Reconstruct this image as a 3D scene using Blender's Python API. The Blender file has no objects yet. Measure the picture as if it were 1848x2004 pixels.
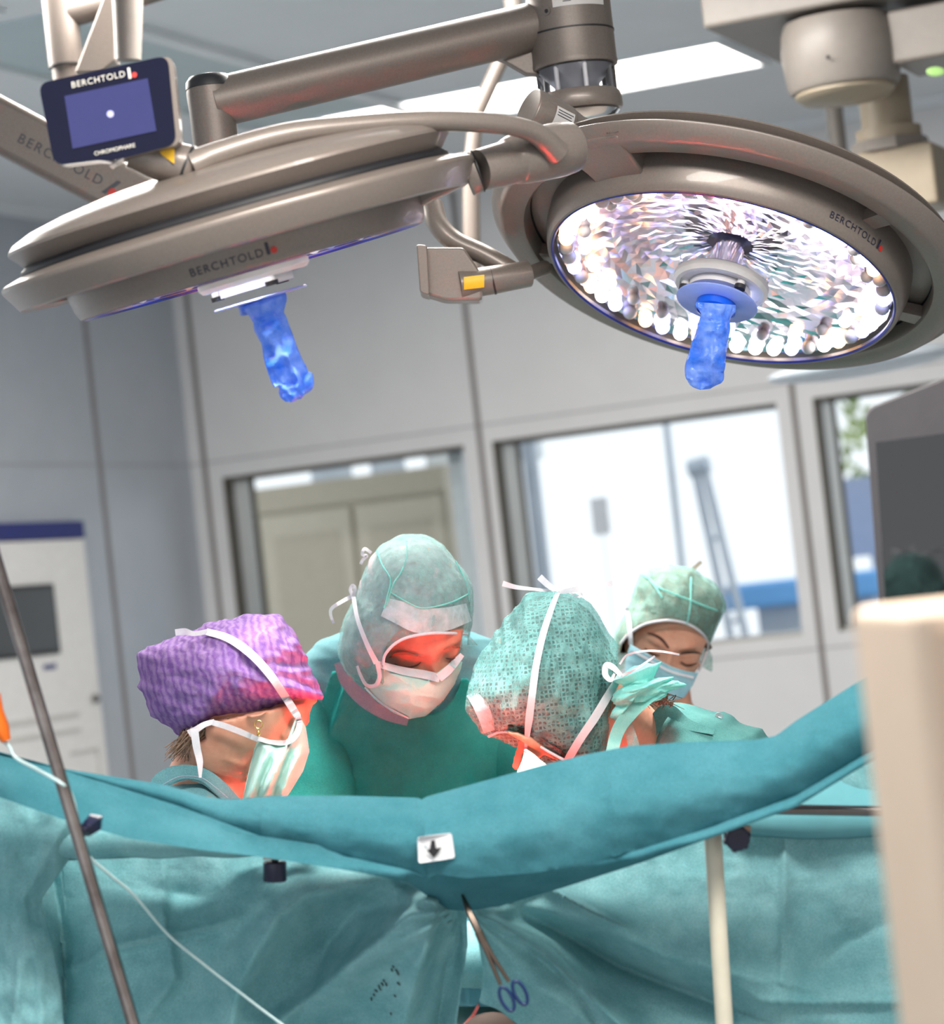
import bpy, math, random
import numpy as np
from mathutils import Matrix, Vector

# ------------------------------------------------------------------ camera, world, exposure
SC = bpy.context.scene
FPX, CX, CY = 5500.0, 924.0, 1002.0            # focal length in pixels of the 1848 x 2004 frame
ROLL, PITCH, EYE = math.radians(6.3), math.radians(1.9), 1.52
_R = np.array([1.0, 0, 0]); _F = np.array([0, math.cos(PITCH), math.sin(PITCH)]); _U = np.array([0, -math.sin(PITCH), math.cos(PITCH)])
XC = math.cos(ROLL) * _R - math.sin(ROLL) * _U
YC = math.sin(ROLL) * _R + math.cos(ROLL) * _U
CAM = np.array([0, 0, EYE])
cam_data = bpy.data.cameras.new('camera'); cam = bpy.data.objects.new('camera', cam_data)
SC.collection.objects.link(cam)
cam_data.sensor_fit = 'HORIZONTAL'; cam_data.sensor_width = 36.0; cam_data.lens = 36.0 * FPX / 1848.0
cam_data.clip_start = 0.1; cam_data.clip_end = 100
cam.matrix_world = Matrix(((XC[0], YC[0], -_F[0], 0), (XC[1], YC[1], -_F[1], 0), (XC[2], YC[2], -_F[2], EYE), (0, 0, 0, 1)))
cam_data.dof.use_dof = True; cam_data.dof.focus_distance = 3.85; cam_data.dof.aperture_fstop = 4.8
SC.camera = cam

world = bpy.data.worlds.new('daylight'); SC.world = world; world.use_nodes = True
world.node_tree.nodes['Background'].inputs[0].default_value = (0.93, 0.97, 1.0, 1)
world.node_tree.nodes['Background'].inputs[1].default_value = 0.66
SC.view_settings.view_transform = 'Standard'; SC.view_settings.look = 'None'
SC.view_settings.gamma = 1; SC.view_settings.use_curve_mapping = False
SC.view_settings.exposure = 0.9
SC.cycles.use_denoising = True
SC.cycles.sample_clamp_indirect = 30.0
SC.cycles.max_bounces = 10; SC.cycles.transparent_max_bounces = 16
SC.cycles.caustics_reflective = False; SC.cycles.caustics_refractive = False

YAW = math.radians(23)
TB = np.array([math.cos(YAW), -math.sin(YAW), 0]); NB = np.array([-math.sin(YAW), -math.cos(YAW), 0]); O0 = np.array([0, 9.0, 0]); UPZ = np.array([0, 0, 1.0])
SL = -1.0                                        # left wall
CEIL = 2.88
def room(s, u, z): return O0 + s * TB + u * NB + z * UPZ   # s along the back wall, u towards the camera

def ceiling_light_lamp(s, u, ls, lu, watts):
    l = bpy.data.lights.new('ceiling_lamp', 'AREA'); l.shape = 'RECTANGLE'; l.size = ls; l.size_y = lu; l.energy = watts * 3; l.color = (1, 0.96, 0.9)
    o = bpy.data.objects.new('ceiling_lamp', l); SC.collection.objects.link(o)
    p = room(s, u, CEIL - 0.03)
    o.matrix_world = Matrix(((TB[0], NB[0], 0, p[0]), (TB[1], NB[1], 0, p[1]), (0, 0, 1, p[2]), (0, 0, 0, 1)))
    return o
# the room's other ceiling fittings, over the table and towards the camera
ceiling_light_lamp(1.0, 3.9, 2.2, 0.4, 30)
ceiling_light_lamp(3.2, 6.3, 2.2, 0.4, 24)

# ------------------------------------------------------------------ helpers
def ray(px, py): return (px - CX) / FPX * XC - (py - CY) / FPX * YC + _F
def P(px, py, d): return CAM + d * ray(px, py)
def proj(w):
    v = np.asarray(w) - CAM; d = v @ _F
    return CX + FPX * (v @ XC) / d, CY - FPX * (v @ YC) / d, d
def unit(v): v = np.asarray(v, float); return v / np.linalg.norm(v)
def lin(r, g, b):
    f = lambda c: (c / 255 / 12.92) if c <= 10 else ((c / 255 + 0.055) / 1.055) ** 2.4
    return (f(r), f(g), f(b), 1)

_rs = np.random.RandomState(7)
_tab = _rs.rand(256, 256)
def vnoise(x, y):
    x = np.asarray(x, float); y = np.asarray(y, float)
    xi = np.floor(x).astype(int); yi = np.floor(y).astype(int); fx = x - xi; fy = y - yi
    fx = fx * fx * (3 - 2 * fx); fy = fy * fy * (3 - 2 * fy)
    a = _tab[xi % 256, yi % 256]; b = _tab[(xi + 1) % 256, yi % 256]; c = _tab[xi % 256, (yi + 1) % 256]; d = _tab[(xi + 1) % 256, (yi + 1) % 256]
    return (a * (1 - fx) + b * fx) * (1 - fy) + (c * (1 - fx) + d * fx) * fy - 0.5
def fbm(x, y, o=4):
    s = 0; a = 1.0
    for k in range(o): s = s + a * vnoise(x * 2 ** k + 17.3 * k, y * 2 ** k + 5.1 * k); a *= 0.5
    return s
def ridged(x, y, o=3):
    s = 0; a = 1.0
    for k in range(o): s = s + a * (0.5 - np.abs(2 * vnoise(x * 2 ** k + 3.3 * k, y * 2 ** k + 9.1 * k))); a *= 0.5
    return s

class MB:
    def __init__(self): self.v = []; self.f = []
    def add(self, vs, fs):
        b = len(self.v); self.v.extend([tuple(map(float, p)) for p in vs]); self.f.extend([tuple(b + i for i in f) for f in fs]); return self
    def grid(self, pts, cu=False, cv=False):
        pts = np.asarray(pts); nu, nv = pts.shape[:2]; fs = []
        for i in range(nu if cu else nu - 1):
            for j in range(nv if cv else nv - 1):
                fs.append((i * nv + j, ((i + 1) % nu) * nv + j, ((i + 1) % nu) * nv + (j + 1) % nv, i * nv + (j + 1) % nv))
        return self.add(pts.reshape(-1, 3), fs)
    def tube(self, path, r, n=14, caps=True, flat=1.0, flatdir=None):
        path = [np.asarray(p, float) for p in path]; m = len(path)
        rs = [r] * m if np.isscalar(r) else list(r)
        tan = [unit(path[min(i + 1, m - 1)] - path[max(i - 1, 0)]) for i in range(m)]
        a = np.array([0, 0, 1.0]) if flatdir is None else np.asarray(flatdir, float)
        if abs(a @ tan[0]) > 0.95: a = np.array([1.0, 0, 0])
        rings = []
        for i in range(m):
            e = unit(a - (a @ tan[i]) * tan[i]); a = e if flatdir is None else a; g = np.cross(tan[i], e)
            th = np.arange(n) * 2 * math.pi / n
            rings.append(path[i] + rs[i] * (np.cos(th)[:, None] * e * flat + np.sin(th)[:, None] * g))
        b = len(self.v); self.grid(rings, cv=True)
        if caps:
            self.f.append(tuple(b + k for k in range(n))); self.f.append(tuple(b + (m - 1) * n + k for k in reversed(range(n))))
        return self
    def revolve(self, prof, o, e1, e2, n_ax, n=96, closed=False, a0=0.0, a1=2 * math.pi):
        full = abs(a1 - a0 - 2 * math.pi) < 1e-6
        th = a0 + (a1 - a0) * np.arange(n if full else n + 1) / n
        pts = [[o + r * (math.cos(t) * e1 + math.sin(t) * e2) + z * n_ax for t in th] for r, z in prof]
        return self.grid(pts, cu=closed, cv=full)
    def box(self, c, ax, ay, az, sx, sy, sz):
        c = np.asarray(c, float); ax, ay, az = unit(ax) * sx / 2, unit(ay) * sy / 2, unit(az) * sz / 2
        vs = [c + i * ax + j * ay + k * az for i in (-1, 1) for j in (-1, 1) for k in (-1, 1)]
        return self.add(vs, [(0, 1, 3, 2), (4, 6, 7, 5), (0, 4, 5, 1), (2, 3, 7, 6), (0, 2, 6, 4), (1, 5, 7, 3)])
    def rbox(self, s0, s1, u0, u1, z0, z1):
        return self.box(room((s0 + s1) / 2, (u0 + u1) / 2, (z0 + z1) / 2), TB, NB, UPZ, abs(s1 - s0), abs(u1 - u0), abs(z1 - z0))
    def prism(self, poly, off):
        poly = [np.asarray(p, float) for p in poly]; n = len(poly); off = np.asarray(off, float)
        vs = poly + [p + off for p in poly]
        fs = [tuple(range(n)), tuple(reversed(range(n, 2 * n)))] + [(i, n + i, n + (i + 1) % n, (i + 1) % n) for i in range(n)]
        return self.add(vs, fs)
    def ball(self, c, a, b, cc, n=20, m=12):
        c = np.asarray(c, float); rows = []
        for i in range(m + 1):
            t = math.pi * min(max(i / m, 1e-3), 1 - 1e-3)
            rows.append([c + math.cos(t) * np.asarray(cc) + math.sin(t) * (math.cos(p) * np.asarray(a) + math.sin(p) * np.asarray(b)) for p in np.arange(n) * 2 * math.pi / n])
        return self.grid(rows, cv=True)

def link_mesh(name, mb, mat, parent=None, origin=None, smooth=40, bevel=0, solid=0, subsurf=0, remesh=0, fix=True):
    me = bpy.data.meshes.new(name)
    v = np.array(mb.v, float)
    if origin is not None: v = v - np.asarray(origin)
    me.from_pydata(v.tolist(), [], mb.f); me.validate()
    if mat is not None:
        for m_ in (mat if isinstance(mat, (list, tuple)) else [mat]): me.materials.append(m_)
    o = bpy.data.objects.new(name, me); SC.collection.objects.link(o)
    if fix:
        import bmesh
        bm = bmesh.new(); bm.from_mesh(me); bmesh.ops.recalc_face_normals(bm, faces=bm.faces); bm.to_mesh(me); bm.free()
    if smooth:
        me.shade_smooth()
        if smooth < 180: me.set_sharp_from_angle(angle=math.radians(smooth))
    if parent is not None: o.parent = parent
    if remesh:
        m = o.modifiers.new('remesh', 'REMESH'); m.mode = 'VOXEL'; m.voxel_size = remesh; m.use_smooth_shade = True
        m = o.modifiers.new('smooth', 'SMOOTH'); m.factor = 0.5; m.iterations = 2
    if solid:
        m = o.modifiers.new('solid', 'SOLIDIFY'); m.thickness = solid; m.offset = 0
    if bevel:
        m = o.modifiers.new('bevel', 'BEVEL'); m.width = bevel; m.segments = 3; m.limit_method = 'ANGLE'; m.angle_limit = math.radians(35)
        m.harden_normals = False
    if subsurf:
        m = o.modifiers.new('sub', 'SUBSURF'); m.levels = subsurf; m.render_levels = subsurf
    return o

class Thing:
    def __init__(self, name, label, cat, loc, group=None):
        o = bpy.data.objects.new(name, None); SC.collection.objects.link(o)
        self.loc = np.asarray(loc, float); o.location = self.loc; o.empty_display_size = 0.05
        o['label'] = label; o['category'] = cat
        if group: o['group'] = group
        self.o = o
    def part(self, name, mb, mat, parent=None, label=None, **k):
        p = link_mesh(name, mb, mat, parent if parent is not None else self.o, self.loc, **k)
        if label: p['label'] = label
        return p
def single(name, mb, mat, label, cat, group=None, loc=None, **k):
    if loc is None: loc = np.array(mb.v).mean(axis=0)
    o = link_mesh(name, mb, mat, None, loc, **k); o.location = loc
    o['label'] = label; o['category'] = cat
    if group: o['group'] = group
    return o
def struct(name, mb, mat, **k):
    k.setdefault('smooth', 0); o = link_mesh(name, mb, mat, **k); o['kind'] = 'structure'; return o

def text_verts(s, size, spacing=1.0, extrude=0.0006):
    cu = bpy.data.curves.new('t', 'FONT'); cu.body = s; cu.size = size; cu.space_character = spacing; cu.extrude = extrude; cu.align_x = 'CENTER'; cu.resolution_u = 6
    ob = bpy.data.objects.new('t', cu); SC.collection.objects.link(ob)
    dg = bpy.context.evaluated_depsgraph_get(); dg.update()
    ev = ob.evaluated_get(dg); me = ev.to_mesh()
    v = np.array([tuple(q.co) for q in me.vertices]); f = [tuple(p.vertices) for p in me.polygons]
    ev.to_mesh_clear(); bpy.data.objects.remove(ob); bpy.data.curves.remove(cu)
    return v, f
def text_on(mb, s, size, o, ex, ey, spacing=1.0, extrude=0.0006):
    v, f = text_verts(s, size, spacing, extrude); en = np.cross(unit(ex), unit(ey))
    return mb.add([np.asarray(o) + p[0] * unit(ex) + p[1] * unit(ey) + p[2] * en for p in v], f)

def smooth_path(pts, n=24):
    pts = np.asarray(pts, float); m = len(pts)
    if m < 3: return [pts[0] + (pts[-1] - pts[0]) * t for t in np.linspace(0, 1, n)]
    out = []
    ext = np.vstack([2 * pts[0] - pts[1], pts, 2 * pts[-1] - pts[-2]])
    for t in np.linspace(0, m - 1 - 1e-6, n):
        i = int(t); u = t - i; p0, p1, p2, p3 = ext[i], ext[i + 1], ext[i + 2], ext[i + 3]
        out.append(0.5 * (2 * p1 + (p2 - p0) * u + (2 * p0 - 5 * p1 + 4 * p2 - p3) * u * u + (3 * p1 - p0 - 3 * p2 + p3) * u ** 3))
    return out

# ------------------------------------------------------------------ materials
def new_mat(name):
    m = bpy.data.materials.new(name); m.use_nodes = True; nt = m.node_tree
    return m, nt, nt.nodes['Principled BSDF']
def N(nt, kind, **k):
    n = nt.nodes.new(kind)
    for a, b in k.items(): setattr(n, a, b)
    return n
def setin(n, **k):
    for a, b in k.items(): n.inputs[a.replace('_', ' ')].default_value = b
def coords(nt, scale=(1, 1, 1), rot=(0, 0, 0)):
    tc = N(nt, 'ShaderNodeTexCoord'); mp = N(nt, 'ShaderNodeMapping'); mp.inputs['Scale'].default_value = scale; mp.inputs['Rotation'].default_value = rot
    nt.links.new(tc.outputs['Object'], mp.inputs['Vector']); return mp.outputs['Vector']
def mottle(nt, vec, c1, c2, scale, detail=4, rough=0.6, lo=0.35, hi=0.65):
    no = N(nt, 'ShaderNodeTexNoise'); setin(no, Scale=scale, Detail=detail, Roughness=rough); nt.links.new(vec, no.inputs['Vector'])
    cr = N(nt, 'ShaderNodeValToRGB'); cr.color_ramp.elements[0].position = lo; cr.color_ramp.elements[1].position = hi
    cr.color_ramp.elements[0].color = c1; cr.color_ramp.elements[1].color = c2
    nt.links.new(no.outputs[0], cr.inputs[0]); return cr.outputs[0], no.outputs[0]
def bump(nt, bsdf, h, strength=0.2, dist=0.01):
    b = N(nt, 'ShaderNodeBump'); setin(b, Strength=strength, Distance=dist); nt.links.new(h, b.inputs['Height']); nt.links.new(b.outputs[0], bsdf.inputs['Normal'])
def plain(name, c, rough=0.5, metal=0.0, c2=None, scale=40, bumps=0.0, spec=0.5, coat=0.0, emit=None, estr=0.0):
    m, nt, b = new_mat(name); b.inputs['Roughness'].default_value = rough; b.inputs['Metallic'].default_value = metal
    b.inputs['Specular IOR Level'].default_value = spec; b.inputs['Coat Weight'].default_value = coat
    c2 = c2 or tuple(min(1, x * 0.93) for x in c[:3]) + (1,)
    col, h = mottle(nt, coords(nt), c, c2, scale); nt.links.new(col, b.inputs['Base Color'])
    if bumps: bump(nt, b, h, bumps, 0.002)
    if emit: b.inputs['Emission Color'].default_value = emit; b.inputs['Emission Strength'].default_value = estr
    return m
def fabric(name, c1, c2, scale=25, fine=600, trans=0.25, bstr=0.25, rough=0.9, alpha=1.0, alpha_c=None, hexa=0, hexlo=0.0):
    """non-woven cloth: mottled fibre colour, a little light passing through, optionally open mesh (transparent)"""
    m, nt, b = new_mat(name); L = nt.links; vec = coords(nt)
    col, h1 = mottle(nt, vec, c1, c2, scale, 6, 0.7, 0.3, 0.7)
    no = N(nt, 'ShaderNodeTexNoise'); setin(no, Scale=fine, Detail=3); L.new(vec, no.inputs['Vector'])
    mx = N(nt, 'ShaderNodeMix', data_type='RGBA', blend_type='OVERLAY'); mx.inputs[0].default_value = 0.35
    L.new(col, mx.inputs[6]); L.new(no.outputs[0], mx.inputs[7])
    L.new(mx.outputs[2], b.inputs['Base Color']); b.inputs['Roughness'].default_value = rough; b.inputs['Specular IOR Level'].default_value = 0.15
    ad = N(nt, 'ShaderNodeMath', operation='ADD'); L.new(h1, ad.inputs[0]); L.new(no.outputs[0], ad.inputs[1]); bump(nt, b, ad.outputs[0], bstr, 0.003)
    tr = N(nt, 'ShaderNodeBsdfTranslucent'); L.new(mx.outputs[2], tr.inputs[0])
    ms = N(nt, 'ShaderNodeMixShader'); ms.inputs[0].default_value = trans; L.new(b.outputs[0], ms.inputs[1]); L.new(tr.outputs[0], ms.inputs[2])
    out = nt.nodes['Material Output']; last = ms.outputs[0]
    if alpha < 1:
        tp = N(nt, 'ShaderNodeBsdfTransparent'); tp.inputs[0].default_value = alpha_c or (0.95, 1, 1, 1)
        m2 = N(nt, 'ShaderNodeMixShader')
        mr = N(nt, 'ShaderNodeMapRange'); mr.inputs['From Min'].default_value = 0.3; mr.inputs['From Max'].default_value = 0.7
        mr.inputs['To Min'].default_value = alpha - 0.18; mr.inputs['To Max'].default_value = alpha + 0.18
        n2 = N(nt, 'ShaderNodeTexNoise'); setin(n2, Scale=55, Detail=5, Roughness=0.65); L.new(vec, n2.inputs['Vector']); L.new(n2.outputs[0], mr.inputs['Value'])
        fac = mr.outputs[0]
        if hexa:
            vo = N(nt, 'ShaderNodeTexVoronoi', feature='DISTANCE_TO_EDGE'); setin(vo, Scale=hexa, Randomness=0.25); L.new(vec, vo.inputs['Vector'])
            cr = N(nt, 'ShaderNodeValToRGB'); cr.color_ramp.elements[0].position = 0.12; cr.color_ramp.elements[1].position = 0.3
            cr.color_ramp.elements[0].color = (1, 1, 1, 1); cr.color_ramp.elements[1].color = (hexlo, hexlo, hexlo, 1); L.new(vo.outputs[0], cr.inputs[0])
            mu = N(nt, 'ShaderNodeMath', operation='MULTIPLY'); L.new(fac, mu.inputs[0]); L.new(cr.outputs[0], mu.inputs[1]); fac = mu.outputs[0]
        L.new(fac, m2.inputs[0]); L.new(tp.outputs[0], m2.inputs[1]); L.new(last, m2.inputs[2]); last = m2.outputs[0]
    L.new(last, out.inputs[0]); return m
def glass(name, tint=(1, 1, 1, 1), refl=0.08, rough=0.0):
    m, nt, b = new_mat(name); L = nt.links
    tp = N(nt, 'ShaderNodeBsdfTransparent'); tp.inputs[0].default_value = tint
    gl = N(nt, 'ShaderNodeBsdfGlossy'); gl.inputs['Roughness'].default_value = rough
    fr = N(nt, 'ShaderNodeFresnel'); fr.inputs[0].default_value = 1.25 if refl < 0.05 else 1.45
    ms = N(nt, 'ShaderNodeMixShader'); L.new(fr.outputs[0], ms.inputs[0]); L.new(tp.outputs[0], ms.inputs[1]); L.new(gl.outputs[0], ms.inputs[2]); L.new(ms.outputs[0], nt.nodes['Material Output'].inputs[0])
    return m
def emitter(name, c, s):
    m, nt, b = new_mat(name); e = N(nt, 'ShaderNodeEmission'); e.inputs[0].default_value = c; e.inputs[1].default_value = s
    nt.links.new(e.outputs[0], nt.nodes['Material Output'].inputs[0]); return m

M = {}
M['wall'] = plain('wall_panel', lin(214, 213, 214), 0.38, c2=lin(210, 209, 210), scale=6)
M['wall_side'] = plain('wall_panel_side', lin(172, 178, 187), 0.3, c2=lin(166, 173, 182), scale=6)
M['ceil'] = plain('ceiling_panel', lin(222, 226, 230), 0.6, c2=lin(218, 222, 226), scale=5)
M['ceil_teal'] = plain('ceiling_glass_panel', lin(190, 206, 210), 0.35, c2=lin(184, 200, 205), scale=5)
M['floor'] = plain('vinyl_floor', lin(150, 155, 158), 0.4, c2=lin(140, 146, 150), scale=30)
M['seam'] = plain('seam_rubber', lin(128, 122, 120), 0.7)
M['seam_light'] = plain('seam_light', lin(160, 160, 164), 0.6)
M['jamb'] = plain('window_steel', lin(175, 172, 166), 0.35, 0.55)
M['jamb_dark'] = plain('window_gasket', lin(78, 72, 62), 0.6)
M['jamb_white'] = plain('window_white', lin(232, 236, 238), 0.5)
M['silver'] = plain('lamp_enamel', lin(125, 115, 108), 0.38, 0.3, c2=lin(119, 109, 102), scale=300, bumps=0.03, coat=0.15)
M['silver_dark'] = plain('boom_enamel', lin(112, 103, 97), 0.44, 0.35, c2=lin(105, 96, 90), scale=350, bumps=0.05)
M['white_plastic'] = plain('white_plastic', lin(228, 224, 222), 0.4)
M['beige'] = plain('device_beige', lin(224, 198, 174), 0.5, c2=lin(219, 193, 169))
M['beige_arm'] = plain('supply_arm_paint', lin(124, 117, 111), 0.45)
M['beige_warm'] = plain('supply_column_paint', lin(150, 137, 118), 0.5)
M['black'] = plain('black_rubber', lin(22, 22, 26), 0.5)
M['navy'] = plain('navy_plastic', lin(14, 20, 52), 0.35)
M['navy_print'] = plain('navy_print', lin(28, 30, 52), 0.5)
M['grey_print'] = plain('grey_print', lin(52, 56, 64), 0.5)
M['red_print'] = plain('red_print', lin(190, 40, 30), 0.5)
M['white_print'] = plain('white_print', lin(215, 210, 200), 0.5)
M['yellow'] = plain('yellow_sticker', lin(235, 180, 20), 0.5)
M['sticker'] = plain('label_paper', lin(190, 186, 184), 0.5)
M['steel'] = plain('polished_steel', lin(150, 142, 138), 0.16, 1.0, c2=lin(104, 94, 90), scale=15)
M['steel_dark'] = plain('worn_steel', lin(110, 108, 108), 0.25, 1.0)
M['forceps'] = plain('forceps_steel', lin(118, 104, 94), 0.3, 1.0)
M['chrome'] = plain('chrome', lin(225, 228, 230), 0.08, 1.0)
M['screen_navy'] = plain('screen_bezel', lin(12, 14, 38), 0.2, spec=0.25)
M['screen_lit'] = plain('display_glass', lin(40, 42, 80), 0.15, emit=lin(70, 72, 128), estr=0.22, spec=0.3)
M['screen_black'] = plain('monitor_glass', lin(12, 12, 14), 0.03, coat=0.0, spec=0.9)
M['monitor_case'] = plain('monitor_case', lin(62, 60, 64), 0.4)
M['screen_grey'] = plain('panel_screen', lin(62, 64, 66), 0.25)
M['cab_white'] = plain('cabinet_white', lin(228, 226, 224), 0.4)
M['cab_line'] = plain('cabinet_line', lin(196, 194, 190), 0.5)
M['blue_header'] = plain('blue_header', lin(20, 34, 110), 0.5)
M['orange'] = plain('orange_plastic', lin(235, 110, 20), 0.35)
M['clear_tube'] = plain('clear_tubing', lin(190, 215, 215), 0.15)
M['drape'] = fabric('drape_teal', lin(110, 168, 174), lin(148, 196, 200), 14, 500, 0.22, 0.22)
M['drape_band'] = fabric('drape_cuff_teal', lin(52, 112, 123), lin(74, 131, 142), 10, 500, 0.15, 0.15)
M['gown'] = fabric('gown_green', lin(30, 138, 130), lin(46, 154, 145), 18, 500, 0.1, 0.2)
M['scrub'] = fabric('scrub_blue', lin(92, 140, 148), lin(112, 160, 166), 18, 700, 0.1, 0.25)
M['scrub_green'] = fabric('scrub_green', lin(72, 128, 126), lin(96, 150, 147), 18, 700, 0.1, 0.25)
M['collar'] = fabric('collar_grey_blue', lin(128, 150, 164), lin(142, 162, 174), 18, 700, 0.1, 0.2)
M['hood'] = fabric('hood_mint', lin(166, 204, 200), lin(196, 226, 222), 30, 900, 0.3, 0.3, alpha=0.3)
M['hood_mesh'] = fabric('hood_open_mesh', lin(124, 184, 180), lin(156, 206, 202), 30, 900, 0.3, 0.3, alpha=0.46, hexa=170, hexlo=0.3)
M['cap'] = fabric('cap_mint', lin(144, 188, 176), lin(176, 212, 202), 30, 900, 0.3, 0.3, alpha=0.36)
M['ruffle'] = fabric('ruffle_mint', lin(130, 214, 206), lin(176, 236, 230), 30, 900, 0.4, 0.3)
M['mask'] = fabric('mask_mint', lin(182, 226, 214), lin(206, 238, 230), 20, 900, 0.25, 0.25)
M['mask_blue'] = fabric('mask_blue', lin(140, 188, 202), lin(170, 208, 218), 20, 900, 0.25, 0.25)
M['tie'] = fabric('tie_white', lin(226, 222, 228), lin(240, 236, 240), 40, 900, 0.2, 0.15)
M['sweat'] = fabric('sweatband', lin(214, 232, 236), lin(232, 242, 246), 30, 900, 0.2, 0.15, alpha=0.5)
M['hair_grey'] = plain('hair_grey', lin(186, 174, 178), 0.7, c2=lin(140, 130, 134), scale=60)
M['hair_dark'] = plain('hair_dark', lin(52, 40, 38), 0.6, c2=lin(24, 18, 18), scale=70)
M['hair_brown'] = plain('hair_brown', lin(150, 120, 98), 0.6, c2=lin(104, 78, 62), scale=70)
M['brow'] = plain('brow_brown', lin(84, 52, 40), 0.8)
M['brow_light'] = plain('brow_fair', lin(150, 84, 62), 0.8)
M['gold'] = plain('gold', lin(230, 190, 110), 0.2, 1.0)
M['blood'] = plain('surgical_field_red', lin(214, 50, 32), 0.3, c2=lin(186, 30, 20), scale=30)
M['lid'] = plain('eyelash_brown', lin(96, 48, 40), 0.6)  # dark brown of the eyelash strips themselves
M['blue_couch'] = plain('blue_vinyl', lin(112, 180, 244), 0.5)
M['frame_grey'] = plain('grey_frame', lin(196, 206, 218), 0.5)
M['panel_blue_grey'] = plain('blue_grey_panel', lin(172, 182, 206), 0.6)
M['cupboard'] = plain('cupboard_beige', lin(188, 179, 160), 0.5)
M['cupboard_line'] = plain('cupboard_line', lin(176, 167, 148), 0.6)
M['pane'] = glass('window_pane', (0.97, 0.99, 1, 1), 0.04)
M['lampglass'] = glass('lamp_glass', (0.97, 0.97, 1, 1), 0.04)
M['clear_plastic'] = glass('clear_plastic', (0.92, 0.93, 0.97, 1), 0.1)
M['ceiling_glow'] = emitter('ceiling_diffuser', (1, 0.95, 0.88, 1), 5.0)
def skin(name, c1, c2):
    m, nt, b = new_mat(name); col, h = mottle(nt, coords(nt), c1, c2, 45, 6, 0.65)
    nt.links.new(col, b.inputs['Base Color']); b.inputs['Roughness'].default_value = 0.5
    b.inputs['Subsurface Weight'].default_value = 0.12; b.inputs['Subsurface Radius'].default_value = (0.012, 0.004, 0.002); b.inputs['Subsurface Scale'].default_value = 1.0
    wv = N(nt, 'ShaderNodeTexNoise'); setin(wv, Scale=420, Detail=3); nt.links.new(coords(nt), wv.inputs['Vector']); bump(nt, b, wv.outputs[0], 0.12, 0.001)
    return m
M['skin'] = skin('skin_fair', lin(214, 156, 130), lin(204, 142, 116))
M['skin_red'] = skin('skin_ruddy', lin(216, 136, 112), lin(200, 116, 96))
def purple_cap():
    m = fabric('cap_purple', lin(128, 94, 160), lin(156, 120, 184), 20, 700, 0.2, 0.3); nt = m.node_tree; b = nt.nodes['Principled BSDF']; L = nt.links
    vec = coords(nt, rot=(0, 0.12, 0))
    wv = N(nt, 'ShaderNodeTexWave', wave_type='BANDS', bands_direction='X'); setin(wv, Scale=30, Distortion=5.0, Detail=2, Detail_Scale=2.2); L.new(vec, wv.inputs['Vector'])
    cr = N(nt, 'ShaderNodeValToRGB'); cr.color_ramp.elements[0].color = lin(112, 72, 152); cr.color_ramp.elements[1].color = lin(186, 156, 198); L.new(wv.outputs[0], cr.inputs[0])
    old = b.inputs['Base Color'].links[0].from_socket; mx = N(nt, 'ShaderNodeMix', data_type='RGBA'); mx.inputs[0].default_value = 0.42
    L.new(old, mx.inputs[6]); L.new(cr.outputs[0], mx.inputs[7]); L.new(mx.outputs[2], b.inputs['Base Color']); return m
M['purple'] = purple_cap()
def blue_film():
    m, nt, b = new_mat('blue_film'); L = nt.links
    col, h = mottle(nt, coords(nt), lin(64, 140, 250), lin(156, 192, 255), 30, 5); L.new(col, b.inputs['Base Color']); b.inputs['Roughness'].default_value = 0.14
    bump(nt, b, h, 0.6, 0.01)
    tr = N(nt, 'ShaderNodeBsdfTranslucent'); L.new(col, tr.inputs[0]); ms = N(nt, 'ShaderNodeMixShader'); ms.inputs[0].default_value = 0.45
    L.new(b.outputs[0], ms.inputs[1]); L.new(tr.outputs[0], ms.inputs[2]); L.new(ms.outputs[0], nt.nodes['Material Output'].inputs[0]); return m
M['film'] = blue_film()
M['reflector'] = plain('faceted_mirror', (0.9, 0.88, 0.95, 1), 0.17, 1.0, c2=(0.82, 0.74, 0.8, 1), scale=14)
# ------------------------------------------------------------------ the setting
SR, UF = 5.6, 9.4
W1, W2, W3 = (-0.885, -0.005), (0.095, 1.045), (1.16, 2.10)
WZ = (1.32, 2.035)
mb = MB(); mb.rbox(SL - 0.3, SR, -2.6, UF, -0.1, 0); mb.rbox(-4.5, 7, -7, -2.6, -0.1, 0); struct('floor', mb, M['floor'])
mb = MB(); mb.rbox(SL - 0.2, SR, -0.2, UF, CEIL, CEIL + 0.1); struct('ceiling', mb, M['ceil'])
mb = MB()
xs = [SL - 0.2, W1[0], W1[1], W2[0], W2[1], W3[0], W3[1], SR]
for i in range(7):
    if i % 2 == 0: mb.rbox(xs[i], xs[i + 1], -0.2, 0, 0, CEIL)
    else: mb.rbox(xs[i], xs[i + 1], -0.2, 0, 0, WZ[0]); mb.rbox(xs[i], xs[i + 1], -0.2, 0, WZ[1], CEIL)
struct('wall_back', mb, M['wall'])
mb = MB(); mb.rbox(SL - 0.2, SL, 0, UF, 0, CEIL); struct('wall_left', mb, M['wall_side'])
mb = MB(); mb.rbox(SR, SR + 0.2, -0.2, UF, 0, CEIL); struct('wall_right', mb, M['wall'])
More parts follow.
